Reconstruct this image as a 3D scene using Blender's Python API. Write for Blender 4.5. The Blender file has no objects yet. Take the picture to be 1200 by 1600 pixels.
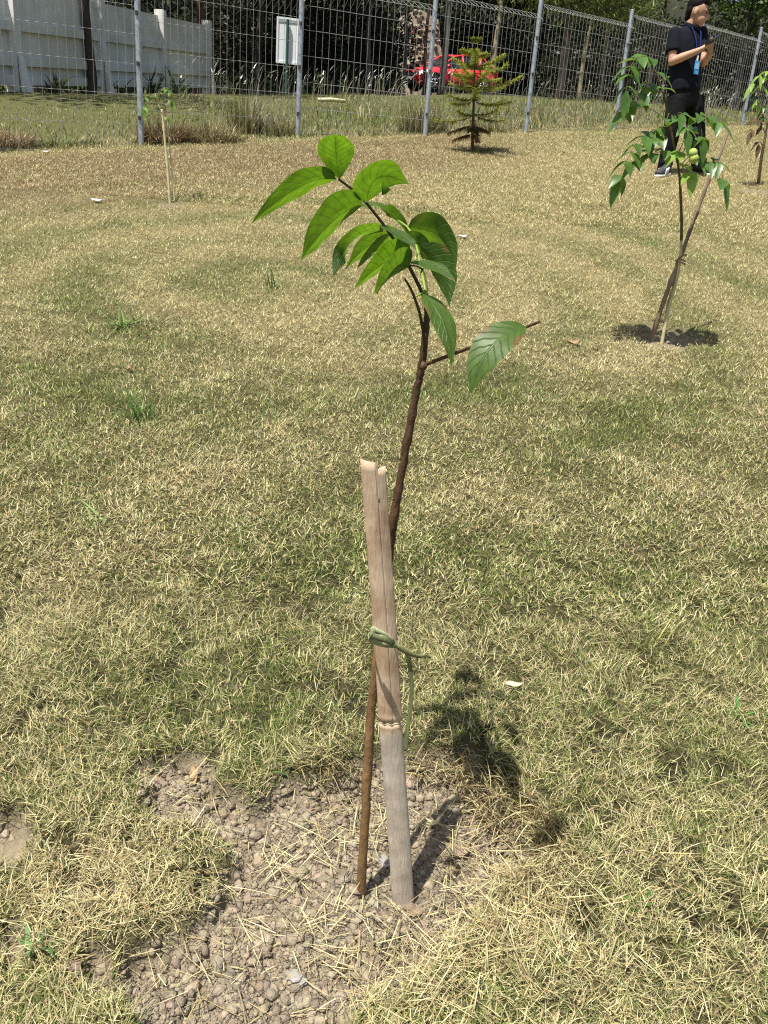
import bpy, bmesh, math, random
import numpy as np
from mathutils import Vector, Matrix

random.seed(7)
rng = np.random.default_rng(11)
sc = bpy.context.scene
col = sc.collection

# ------------------------------------------------------------------ camera
F_PX = 1200.0                      # focal length in pixels of the 1200x1600 photograph
PITCH, ROLL = math.radians(19.0), math.radians(4.3)
CAM = np.array([0.0, 0.0, 1.23])
_R0 = np.array([1.0, 0, 0]); _U0 = np.array([0, math.sin(PITCH), math.cos(PITCH)])
FW = np.array([0, math.cos(PITCH), -math.sin(PITCH)])
RT = math.cos(ROLL)*_R0 + math.sin(ROLL)*_U0
UP = -math.sin(ROLL)*_R0 + math.cos(ROLL)*_U0
cam_d = bpy.data.cameras.new('camera'); cam = bpy.data.objects.new('camera', cam_d); col.objects.link(cam)
cam_d.sensor_fit = 'VERTICAL'; cam_d.sensor_height = 32.0; cam_d.sensor_width = 24.0; cam_d.lens = 24.0
cam_d.clip_start = 0.05; cam_d.clip_end = 600
cam.matrix_world = Matrix(((RT[0], UP[0], -FW[0], CAM[0]), (RT[1], UP[1], -FW[1], CAM[1]), (RT[2], UP[2], -FW[2], CAM[2]), (0, 0, 0, 1)))
sc.camera = cam

# ------------------------------------------------------------------ sky, sun, exposure
SHADOW = np.array([0.265, 0.315])                       # ground shift of a shadow per metre of height
SUNV = np.array([-SHADOW[0], -SHADOW[1], 1.0]); SUNV /= np.linalg.norm(SUNV)
world = bpy.data.worlds.new('World'); sc.world = world; world.use_nodes = True
wn = world.node_tree; wn.nodes.clear()
sky = wn.nodes.new('ShaderNodeTexSky'); sky.sky_type = 'NISHITA'; sky.sun_disc = False
sky.sun_elevation = math.asin(SUNV[2]); sky.sun_rotation = math.atan2(SUNV[0], SUNV[1])
sky.air_density = 1.3; sky.dust_density = 2.5
bg = wn.nodes.new('ShaderNodeBackground'); bg.inputs['Strength'].default_value = 0.072
wo = wn.nodes.new('ShaderNodeOutputWorld')
wn.links.new(sky.outputs[0], bg.inputs[0]); wn.links.new(bg.outputs[0], wo.inputs[0])
sun_d = bpy.data.lights.new('sun', 'SUN'); sun = bpy.data.objects.new('sun', sun_d); col.objects.link(sun)
sun_d.energy = 5.0; sun_d.angle = math.radians(0.53); sun_d.color = (1.0, 0.965, 0.89)
sun.rotation_euler = Vector(tuple(SUNV)).to_track_quat('Z', 'Y').to_euler()
sc.view_settings.view_transform = 'Standard'; sc.view_settings.look = 'None'
sc.view_settings.exposure = 0.6; sc.view_settings.gamma = 1.0; sc.view_settings.use_curve_mapping = False
sc.render.engine = 'CYCLES'
sc.cycles.use_denoising = False; sc.cycles.filter_width = 1.15
sc.cycles.max_bounces = 8; sc.cycles.diffuse_bounces = 3; sc.cycles.transparent_max_bounces = 4

# ------------------------------------------------------------------ helpers
def ray(x, y):
    return ((x-600)/F_PX)*RT - ((y-800)/F_PX)*UP + FW
def at(x, y, d):
    """the point at depth d that the photograph shows at pixel (x, y)"""
    return CAM + ray(x, y)*d
def nrm(v):
    v = np.asarray(v, float); return v/(np.linalg.norm(v)+1e-12)

def _hash(ix, iy, seed):
    h = (ix.astype(np.int64)*374761393 + iy.astype(np.int64)*668265263 + seed*982451653) & 0xFFFFFFFF
    h = ((h ^ (h >> 13))*1274126177) & 0xFFFFFFFF
    h = h ^ (h >> 16)
    return (h & 0xFFFFFF)/float(0xFFFFFF)
def noise(x, y, s, seed=0):
    x = np.asarray(x, float)/s + 1000.3; y = np.asarray(y, float)/s + 1000.7
    ix = np.floor(x); iy = np.floor(y); fx = x-ix; fy = y-iy
    fx = fx*fx*(3-2*fx); fy = fy*fy*(3-2*fy)
    a = _hash(ix, iy, seed); b = _hash(ix+1, iy, seed); c = _hash(ix, iy+1, seed); d = _hash(ix+1, iy+1, seed)
    return (a*(1-fx)+b*fx)*(1-fy) + (c*(1-fx)+d*fx)*fy
def fbm(x, y, s, seed=0, n=3):
    t = 0; w = 0; a = 1.0
    for k in range(n):
        t = t + a*noise(x, y, s, seed+17*k); w += a; a *= .55; s *= .47
    return t/w
def sstep(a, b, x):
    t = np.clip((x-a)/(b-a), 0, 1); return t*t*(3-2*t)

# --- ground shape: a lawn that climbs away from the camera to a crest behind the fence, then more gently
CREST_X = [-30, -8, -5.9, -3.1, 0.7, 4.0, 8.7, 30]
CREST_Y = [11, 13, 14.0, 16.2, 18.8, 21.2, 23.6, 30]
def base_z(x, y):
    x = np.asarray(x, float); y = np.asarray(y, float)
    z1 = 0.008*np.clip(x, -10, 30) + 0.236*y - 0.0025*np.clip(x-1.6, 0, 30)*np.clip(y-11, 0, 12)
    yc = np.interp(x, CREST_X, CREST_Y)
    zc = 0.008*np.clip(x, -10, 30) + 0.236*yc - 0.0025*np.clip(x-1.6, 0, 30)*np.clip(yc-11, 0, 12)
    s2 = np.interp(x, [-8, -3, 1.5, 9], [0.125, 0.14, 0.174, 0.174])
    z2 = zc + s2*(y-yc)
    k = 0.18
    h = np.clip(.5+.5*(z2-z1)/k, 0, 1)
    z = z2*(1-h) + z1*h - k*h*(1-h)
    # the wooded bank far behind
    yb = np.interp(x, [-30, -6, -2, 0, 4, 12, 40], [24, 25, 27, 43, 47, 40, 40])
    d = np.clip(y-yb, 0, 60)
    z = z + np.where(d < 8, .42*d, .42*8 + .15*(d-8))*sstep(0, 1.5, d)
    return np.where(y < 0, np.maximum(z, -1.2), z)
def plane_hit(px, py):
    d = ray(px, py); a = (0.008*d[0] + 0.236*d[1] - d[2])
    return CAM + d*(CAM[2]/a)
SOIL_PX = [(205, 1190), (300, 1165), (345, 1185), (330, 1235), (385, 1270), (450, 1215), (560, 1200), (640, 1185), (722, 1180), (760, 1225),
           (862, 1272), (850, 1338), (775, 1400), (690, 1455), (640, 1520), (540, 1590), (520, 1660), (170, 1680), (205, 1560), (215, 1480), (320, 1420), (375, 1330), (330, 1290), (240, 1290)]
SOIL = np.array([plane_hit(*p)[:2] for p in SOIL_PX])
def poly_sd(x, y, P):
    x = np.asarray(x, float); y = np.asarray(y, float)
    dmin = np.full(x.shape, 1e9); inside = np.zeros(x.shape, bool)
    n = len(P)
    for i in range(n):
        ax, ay = P[i]; bx, by = P[(i+1) % n]
        ex, ey = bx-ax, by-ay
        t = np.clip(((x-ax)*ex+(y-ay)*ey)/(ex*ex+ey*ey), 0, 1)
        dmin = np.minimum(dmin, np.hypot(x-ax-t*ex, y-ay-t*ey))
        c = ((ay > y) != (by > y)) & (x < ex*(y-ay)/(ey+1e-12)+ax)
        inside ^= c
    return np.where(inside, -dmin, dmin)
def soil_mask(x, y):
    x = np.asarray(x, float); y = np.asarray(y, float)
    m = np.zeros(x.shape)
    near = (np.abs(x) < 1.5) & (y < 2.2) & (y > 0.2)
    if near.any():
        xs, ys = x[near], y[near]
        sd = poly_sd(xs, ys, SOIL) + (fbm(xs, ys, .09, 5)-.5)*.10
        m1 = 1-sstep(-.012, .02, sd)
        for (px, py, r) in [(10, 1300, .055), (290, 1195, .05), (20, 1470, .035), (150, 1500, .03), (270, 1230, .04)]:
            c = plane_hit(px, py)
            q = np.hypot(xs-c[0], ys-c[1]) + (fbm(xs, ys, .05, 8)-.5)*.06
            m1 = np.maximum(m1, .9*(1-sstep(r*.7, r, q)))
        m[near] = m1
    # planting holes of the other saplings
    for (px, py, r) in [(1045, 525, .20), (268, 318, .14), (1185, 300, .22)]:
        c = plane_hit(px, py)
        q = np.hypot(x-c[0], y-c[1]) + (fbm(x, y, .12, 9)-.5)*.16
        m = np.maximum(m, .75*(1-sstep(r*.55, r*1.1, q)))
    return m
def gapness(x, y):
    q = .60*noise(x, y, .035, 82) + .40*fbm(x, y, .15, 81)
    return (1-sstep(.28, .42, q))*(1-sstep(1.2, 2.3, y)*.97)
HOLLOW = [(*plane_hit(px, py)[:2], r, d) for (px, py, r, d) in [(800, 1262, .060, .040), (735, 1205, .055, .025), (845, 1300, .045, .035), (1040, 1092, .03, .02), (805, 1052, .025, .02)]]
def gz(x, y):
    x = np.asarray(x, float); y = np.asarray(y, float)
    dist = np.hypot(x, y)
    z = base_z(x, y)
    z = z + (fbm(x, y, 1.6, 21)-.5)*.05*sstep(1.5, 5, dist)
    near = 1-sstep(4, 9, dist)
    for (hx, hy, hr, hd_) in HOLLOW: z = z - hd_*np.exp(-((x-hx)**2+(y-hy)**2)/(hr*hr))
    z = z + near*((noise(x, y, .16, 31)-.5)*.022 + (noise(x, y, .06, 32)-.5)*.014)
    z = z - near*.012*gapness(x, y)
    s = soil_mask(x, y)
    z = z - s*(.055 - .02*noise(x, y, .05, 41)) + s*((noise(x, y, .018, 42)-.5)*.009+(noise(x, y, .07, 43)-.5)*.022)
    return z
def gz1(x, y):
    return float(gz(np.array([x]), np.array([y]))[0])
def hit(px, py):
    """where the sight line through a pixel meets the ground"""
    d = ray(px, py); t0 = .5
    P = CAM + d*t0
    while t0 < 80:
        P = CAM + d*t0
        if P[2] < float(base_z(P[0], P[1])): break
        t0 += .05
    lo, hi = t0-.1, t0+.1
    for _ in range(24):
        m = (lo+hi)/2; P = CAM + d*m
        if P[2] < gz1(P[0], P[1]): hi = m
        else: lo = m
    P = CAM + d*((lo+hi)/2)
    return np.array([P[0], P[1], gz1(P[0], P[1])])
def depth_of(P):
    return float((np.asarray(P)-CAM) @ FW)

# --- mesh builder
def world_loc(o):
    p = np.array(o.location)
    while o.parent is not None:
        o = o.parent; p = p + np.array(o.location)
    return p
class MB:
    def __init__(s): s.v = []; s.f = []; s.uv = None
    def quad(s, a, b, c, d):
        n = len(s.v); s.v += [tuple(a), tuple(b), tuple(c), tuple(d)]; s.f.append((n, n+1, n+2, n+3))
    def tri(s, a, b, c):
        n = len(s.v); s.v += [tuple(a), tuple(b), tuple(c)]; s.f.append((n, n+1, n+2))
    def tube(s, pts, rad, n=8, caps=True, ref=None, sq=None):
        """a tube through pts; rad is one radius per point, or (ra, rb) for an ellipse whose first axis is ref"""
        pts = [np.asarray(p, float) for p in pts]; k = len(pts)
        if not hasattr(rad, '__len__'): rad = [rad]*k
        base = len(s.v); prev = None
        for i, p in enumerate(pts):
            t = nrm(pts[min(i+1, k-1)]-pts[max(i-1, 0)])
            if ref is not None: a = np.asarray(ref, float)
            elif prev is not None: a = prev
            else: a = np.array([0, 0, 1.0]) if abs(t[2]) < .9 else np.array([1.0, 0, 0])
            a = nrm(a - t*(a@t)); b = np.cross(t, a); prev = a
            r = rad[i]; ra, rb = (r if hasattr(r, '__len__') else (r, r))
            for j in range(n):
                q = 2*math.pi*j/n; cx, cy = math.cos(q), math.sin(q)
                if sq:
                    cx = math.copysign(abs(cx)**sq, cx); cy = math.copysign(abs(cy)**sq, cy)
                s.v.append(tuple(p + a*ra*cx + b*rb*cy))
        for i in range(k-1):
            for j in range(n):
                s.f.append((base+i*n+j, base+i*n+(j+1) % n, base+(i+1)*n+(j+1) % n, base+(i+1)*n+j))
        if caps:
            s.f.append(tuple(base+j for j in reversed(range(n)))); s.f.append(tuple(base+(k-1)*n+j for j in range(n)))
        return s
    def box(s, c, sz, ax=None):
        c = np.asarray(c, float); ax = np.eye(3) if ax is None else np.asarray(ax, float)
        h = np.asarray(sz, float)/2; n = len(s.v)
        for dz in (-1, 1):
            for dx, dy in ((-1, -1), (1, -1), (1, 1), (-1, 1)):
                s.v.append(tuple(c + ax[0]*dx*h[0] + ax[1]*dy*h[1] + ax[2]*dz*h[2]))
        for f in ((3, 2, 1, 0), (4, 5, 6, 7), (0, 1, 5, 4), (1, 2, 6, 5), (2, 3, 7, 6), (3, 0, 4, 7)):
            s.f.append(tuple(n+i for i in f))
        return s
    def ball(s, c, r, ax=None, nu=10, nv=7):
        c = np.asarray(c, float); r = np.asarray(r if hasattr(r, '__len__') else (r, r, r), float)
        ax = np.eye(3) if ax is None else np.asarray(ax, float); n = len(s.v)
        for i in range(1, nv):
            for j in range(nu):
                a = math.pi*i/nv; b = 2*math.pi*j/nu
                q = np.array([math.sin(a)*math.cos(b), math.sin(a)*math.sin(b), math.cos(a)])*r
                s.v.append(tuple(c + q @ ax))
        top = len(s.v); s.v.append(tuple(c + ax[2]*r[2])); bot = len(s.v); s.v.append(tuple(c - ax[2]*r[2]))
        for j in range(nu):
            s.f.append((top, n+j, n+(j+1) % nu)); e = n+(nv-2)*nu
            s.f.append((bot, e+(j+1) % nu, e+j))
            for i in range(nv-2):
                s.f.append((n+i*nu+j, n+(i+1)*nu+j, n+(i+1)*nu+(j+1) % nu, n+i*nu+(j+1) % nu))
        return s
    def build(s, name, mat, parent=None, smooth=False, loc=None):
        me = bpy.data.meshes.new(name)
        v = np.array(s.v, float).reshape(-1, 3)
        if loc is not None: v = v - np.asarray(loc, float)
        elif parent is not None: v = v - world_loc(parent)
        me.from_pydata(v.tolist(), [], s.f)
        if s.uv is not None:
            uvl = me.uv_layers.new(name='UVMap')
            li = np.zeros(len(me.loops), np.int32); me.loops.foreach_get('vertex_index', li)
            uvl.data.foreach_set('uv', np.array(s.uv, np.float32)[li].ravel())
        if smooth: me.shade_smooth()
        me.materials.append(mat); me.update()
        o = bpy.data.objects.new(name, me); col.objects.link(o)
        if loc is not None: o.location = tuple(loc)
        if parent is not None: o.parent = parent
        return o
def tag(o, label=None, cat=None, group=None, kind=None):
    if label: o['label'] = label
    if cat: o['category'] = cat
    if group: o['group'] = group
    if kind: o['kind'] = kind
    return o
def thing(name, label, cat, loc, group=None):
    o = bpy.data.objects.new(name, None); col.objects.link(o); o.location = tuple(float(q) for q in loc); o.empty_display_size = .05
    return tag(o, label, cat, group, 'thing')
def mesh_np(name, verts, quads, tris, mat, colors=None, parent=None, kind=None, smooth=False):
    """one mesh straight from arrays"""
    me = bpy.data.meshes.new(name)
    if parent is not None: verts = np.asarray(verts, float) - world_loc(parent)
    nq = 0 if quads is None else len(quads); nt = 0 if tris is None else len(tris)
    me.vertices.add(len(verts)); me.vertices.foreach_set('co', np.asarray(verts, np.float32).ravel())
    me.loops.add(nq*4+nt*3)
    idx = []
    if nq: idx.append(np.asarray(quads, np.int32).ravel())
    if nt: idx.append(np.asarray(tris, np.int32).ravel())
    me.loops.foreach_set('vertex_index', np.concatenate(idx))
    me.polygons.add(nq+nt)
    st = np.concatenate([np.arange(nq)*4, nq*4+np.arange(nt)*3]).astype(np.int32)
    me.polygons.foreach_set('loop_start', st)
    if smooth: me.polygons.foreach_set('use_smooth', np.ones(nq+nt, bool))
    if colors is not None:
        at_ = me.attributes.new('tint', 'FLOAT_COLOR', 'POINT')
        c = np.ones((len(verts), 4), np.float32); c[:, :3] = colors
        at_.data.foreach_set('color', c.ravel())
    me.update(calc_edges=True); me.validate()
    me.materials.append(mat)
    o = bpy.data.objects.new(name, me); col.objects.link(o)
    if parent is not None:
        o.parent = parent
    if kind: o['kind'] = kind
    return o

# ------------------------------------------------------------------ materials
def mat(name, base=(.5, .5, .5), rough=.7, spec=.3, metal=0.0, var=0.0, scale=20.0, var2=None, bump=0.0, bscale=60.0, trans=0.0, attr=False, tcol=None, stretch=None, coat=0.0):
    m = bpy.data.materials.new(name); m.use_nodes = True
    nt = m.node_tree; nt.nodes.clear(); N = nt.nodes.new; L = nt.links.new
    out = N('ShaderNodeOutputMaterial'); p = N('ShaderNodeBsdfPrincipled')
    p.inputs['Roughness'].default_value = rough; p.inputs['Metallic'].default_value = metal
    p.inputs['Specular IOR Level'].default_value = spec; p.inputs['Coat Weight'].default_value = coat
    c = None
    co = None
    if var or bump or var2:
        tc = N('ShaderNodeTexCoord'); co = tc.outputs['Object']
        if stretch:
            mp = N('ShaderNodeMapping'); mp.inputs['Scale'].default_value = stretch; L(co, mp.inputs[0]); co = mp.outputs[0]
    if attr:
        a = N('ShaderNodeAttribute'); a.attribute_name = 'tint'; c = a.outputs['Color']
    if var:
        n = N('ShaderNodeTexNoise'); n.inputs['Scale'].default_value = scale; n.inputs['Detail'].default_value = 6; L(co, n.inputs['Vector'])
        r = N('ShaderNodeMapRange'); r.inputs[1].default_value = .3; r.inputs[2].default_value = .7; r.inputs[3].default_value = 1-var; r.inputs[4].default_value = 1+var
        L(n.outputs['Fac'], r.inputs[0])
        mx = N('ShaderNodeVectorMath'); mx.operation = 'SCALE'
        if c is not None: L(c, mx.inputs[0])
        else: mx.inputs[0].default_value = base
        L(r.outputs[0], mx.inputs['Scale']); c = mx.outputs[0]
        if var2:
            n2 = N('ShaderNodeTexNoise'); n2.inputs['Scale'].default_value = scale*.23; n2.inputs['Detail'].default_value = 4; L(co, n2.inputs['Vector'])
            r2 = N('ShaderNodeMapRange'); r2.inputs[1].default_value = .48; r2.inputs[2].default_value = .66; L(n2.outputs['Fac'], r2.inputs[0])
            m2 = N('ShaderNodeMix'); m2.data_type = 'RGBA'; L(r2.outputs[0], m2.inputs[0]); L(c, m2.inputs[6]); m2.inputs[7].default_value = (*var2, 1); c = m2.outputs[2]
    if c is not None: L(c, p.inputs['Base Color'])
    else: p.inputs['Base Color'].default_value = (*base, 1)
    if bump:
        nb = N('ShaderNodeTexNoise'); nb.inputs['Scale'].default_value = bscale; nb.inputs['Detail'].default_value = 5; L(co, nb.inputs['Vector'])
        b = N('ShaderNodeBump'); b.inputs['Strength'].default_value = bump; b.inputs['Distance'].default_value = .01; L(nb.outputs['Fac'], b.inputs['Height']); L(b.outputs[0], p.inputs['Normal'])
    sh = p.outputs[0]
    if trans:
        t = N('ShaderNodeBsdfTranslucent')
        if tcol: t.inputs['Color'].default_value = (*tcol, 1)
        elif c is not None: L(c, t.inputs['Color'])
        else: t.inputs['Color'].default_value = (*base, 1)
        ms = N('ShaderNodeMixShader'); ms.inputs[0].default_value = trans; L(sh, ms.inputs[1]); L(t.outputs[0], ms.inputs[2]); sh = ms.outputs[0]
    L(sh, out.inputs[0])
    return m

M = {}
M['grass'] = mat('grass_blades', rough=.55, spec=.25, attr=True, trans=.22)
M['leafcards'] = mat('tree_leaves', rough=.5, spec=.3, attr=True, trans=.3)
M['ground'] = mat('ground', rough=.95, spec=.1, attr=True, var=.25, scale=55, bump=.9, bscale=160)
M['clod'] = mat('dry_soil', rough=.95, spec=.1, attr=True, var=.18, scale=90, bump=.6, bscale=300)
M['stone'] = mat('grey_stone', (.30, .28, .26), .8, var=.25, scale=40, bump=.5, bscale=120)
M['bark'] = mat('sapling_bark', (.20, .115, .050), .6, spec=.35, var=.35, scale=70, var2=(.13, .065, .03), bump=.35, bscale=260, stretch=(1, 1, .35))
M['bark_upper'] = mat('sapling_bark_upper', (.085, .045, .022), .6, spec=.35, var=.35, scale=70, bump=.35, bscale=260, stretch=(1, 1, .35))
M['petiole'] = mat('petiole', (.06, .05, .018), .5, var=.3, scale=60)
M['petiole_green'] = mat('petiole_green', (.22, .32, .05), .5)
M['tie'] = mat('raffia_tie', (.17, .185, .085), .5, spec=.4, var=.35, scale=60, stretch=(6, 6, 1), trans=.15)
M['tie_pale'] = mat('raffia_pale_face', (.40, .42, .24), .5, spec=.4, var=.25, scale=60, stretch=(6, 6, 1), trans=.15)
M['bark_dark'] = mat('dark_bark', (.06, .048, .038), .9, var=.4, scale=9, bump=.8, bscale=30, stretch=(1, 1, .3))
M['bark_grey'] = mat('grey_bark', (.17, .155, .135), .9, var=.4, scale=8, bump=.7, bscale=26, stretch=(1, 1, .3))
M['bark_red'] = mat('reddish_bark', (.12, .065, .05), .9, var=.4, scale=8, bump=.7, bscale=26, stretch=(1, 1, .3))
M['bark_pale'] = mat('pale_bark', (.30, .25, .15), .9, var=.35, scale=8, bump=.7, bscale=26, stretch=(1, 1, .3))
M['galv'] = mat('galvanised_steel', (.42, .45, .48), .45, spec=.5, metal=.6, var=.2, scale=14)
M['wire'] = mat('galvanised_wire', (.36, .36, .35), .5, spec=.4, metal=.35)
M['concrete'] = mat('white_concrete', (.72, .70, .66), .85, var=.14, scale=3.0, var2=(.58, .55, .50), bump=.25, bscale=30)
M['concrete_post'] = mat('white_concrete_post', (.74, .72, .69), .85, var=.12, scale=4.0, bump=.2, bscale=30)
M['white'] = mat('white_paint', (.84, .86, .88), .45, var=.04, scale=5)
M['grey_frame'] = mat('grey_frame', (.40, .42, .44), .5)
M['green_pole'] = mat('green_pole', (.035, .09, .085), .5)
M['cane'] = mat('pale_cane', (.55, .50, .30), .6, var=.2, scale=30)
M['stick'] = mat('brown_stick', (.27, .19, .125), .85, var=.4, scale=18, var2=(.14, .105, .085), bump=.6, bscale=60, stretch=(1, 1, .4))
M['green_stem'] = mat('green_brown_stem', (.12, .105, .035), .6, var=.3, scale=30)
M['leaf2'] = mat('glossy_leaf', (.065, .135, .025), .36, spec=.4, var=.3, scale=25, trans=.25, tcol=(.25, .44, .035))
M['leaf_pale'] = mat('pale_leaf', (.22, .36, .06), .4, spec=.4, var=.2, scale=25, trans=.3, tcol=(.4, .6, .1))
M['leaf_soft'] = mat('soft_leaf', (.11, .22, .035), .45, spec=.3, var=.25, scale=25, trans=.3, tcol=(.25, .45, .05))
M['leaf_dry'] = mat('withered_leaf', (.13, .085, .045), .7, var=.4, scale=25, trans=.2)
M['fruit'] = mat('green_fruit', (.38, .46, .10), .4, var=.15, scale=40)
M['litter'] = mat('pale_litter', (.72, .70, .66), .6, var=.08, scale=30)
M['dryleaf'] = mat('dead_leaf', (.38, .26, .14), .7, var=.3, scale=40, trans=.2)

def leaf_material(name, top, under, tr, rough, vein):
    m = bpy.data.materials.new(name); m.use_nodes = True
    nt = m.node_tree; nt.nodes.clear(); N = nt.nodes.new; L = nt.links.new
    out = N('ShaderNodeOutputMaterial'); uv = N('ShaderNodeUVMap')
    sx = N('ShaderNodeSeparateXYZ'); L(uv.outputs[0], sx.inputs[0])
    def mth(op, a, b=None, c=None):
        q = N('ShaderNodeMath'); q.operation = op
        for i, v in enumerate((a, b, c)):
            if v is None: continue
            if isinstance(v, (int, float)): q.inputs[i].default_value = v
            else: L(v, q.inputs[i])
        return q.outputs[0]
    across = mth('ABSOLUTE', mth('SUBTRACT', sx.outputs[0], .5))          # 0 at the midrib, .5 at the edge
    tcn = N('ShaderNodeTexNoise'); tcn.inputs['Scale'].default_value = 7; L(uv.outputs[0], tcn.inputs['Vector'])
    wob = mth('MULTIPLY', mth('SUBTRACT', tcn.outputs['Fac'], .5), .05)
    v = mth('ADD', mth('SUBTRACT', sx.outputs[1], mth('MULTIPLY', across, .42)), wob)
    fr = mth('ABSOLUTE', mth('SUBTRACT', mth('FRACT', mth('MULTIPLY', v, 9.0)), .5))
    side = N('ShaderNodeMapRange'); side.inputs[1].default_value = .38; side.inputs[2].default_value = .49; L(fr, side.inputs[0])
    mid = N('ShaderNodeMapRange'); mid.inputs[1].default_value = .035; mid.inputs[2].default_value = .012; L(across, mid.inputs[0])
    vn = mth('MAXIMUM', mth('MULTIPLY', side.outputs[0], .8), mid.outputs[0])
    blot = N('ShaderNodeTexNoise'); blot.inputs['Scale'].default_value = 4.5; blot.inputs['Detail'].default_value = 5; L(uv.outputs[0], blot.inputs['Vector'])
    br = N('ShaderNodeMapRange'); br.inputs[1].default_value = .3; br.inputs[2].default_value = .7; br.inputs[3].default_value = .68; br.inputs[4].default_value = 1.25; L(blot.outputs['Fac'], br.inputs[0])
    geo = N('ShaderNodeNewGeometry')
    mixc = N('ShaderNodeMix'); mixc.data_type = 'RGBA'; L(geo.outputs['Backfacing'], mixc.inputs[0]); mixc.inputs[6].default_value = (*top, 1); mixc.inputs[7].default_value = (*under, 1)
    sc1 = N('ShaderNodeVectorMath'); sc1.operation = 'SCALE'; L(mixc.outputs[2], sc1.inputs[0]); L(br.outputs[0], sc1.inputs['Scale'])
    mv = N('ShaderNodeMix'); mv.data_type = 'RGBA'; L(vn, mv.inputs[0]); L(sc1.outputs[0], mv.inputs[6]); mv.inputs[7].default_value = (*vein, 1)
    tco = N('ShaderNodeTexCoord'); spn = N('ShaderNodeTexNoise'); spn.inputs['Scale'].default_value = 42; spn.inputs['Detail'].default_value = 3; L(tco.outputs['Object'], spn.inputs['Vector'])
    edge = mth('ADD', mth('MULTIPLY', across, .55), spn.outputs['Fac'])
    bl = N('ShaderNodeMapRange'); bl.inputs[1].default_value = .80; bl.inputs[2].default_value = .86; L(edge, bl.inputs[0])
    mb_ = N('ShaderNodeMix'); mb_.data_type = 'RGBA'; L(bl.outputs[0], mb_.inputs[0]); L(mv.outputs[2], mb_.inputs[6]); mb_.inputs[7].default_value = (.20, .12, .05, 1)
    p = N('ShaderNodeBsdfPrincipled'); L(mb_.outputs[2], p.inputs['Base Color']); p.inputs['Roughness'].default_value = rough; p.inputs['Specular IOR Level'].default_value = .45
    b = N('ShaderNodeBump'); b.inputs['Strength'].default_value = .5; b.inputs['Distance'].default_value = .002; b.invert = True; L(vn, b.inputs['Height']); L(b.outputs[0], p.inputs['Normal'])
    t = N('ShaderNodeBsdfTranslucent')
    tv = N('ShaderNodeMix'); tv.data_type = 'RGBA'; L(mth('MULTIPLY', vn, .75), tv.inputs[0]); tv.inputs[6].default_value = (*tr, 1); tv.inputs[7].default_value = (tr[0]*.35, tr[1]*.42, tr[2]*.3, 1)
    sc2 = N('ShaderNodeVectorMath'); sc2.operation = 'SCALE'; L(tv.outputs[2], sc2.inputs[0]); L(br.outputs[0], sc2.inputs['Scale']); L(sc2.outputs[0], t.inputs['Color'])
    ms = N('ShaderNodeMixShader'); ms.inputs[0].default_value = .5; L(p.outputs[0], ms.inputs[1]); L(t.outputs[0], ms.inputs[2])
    L(ms.outputs[0], out.inputs[0])
    return m
M['leaf'] = leaf_material('sapling_leaf', (.055, .115, .032), (.085, .15, .026), (.175, .34, .011), .42, (.10, .18, .05))

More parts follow.
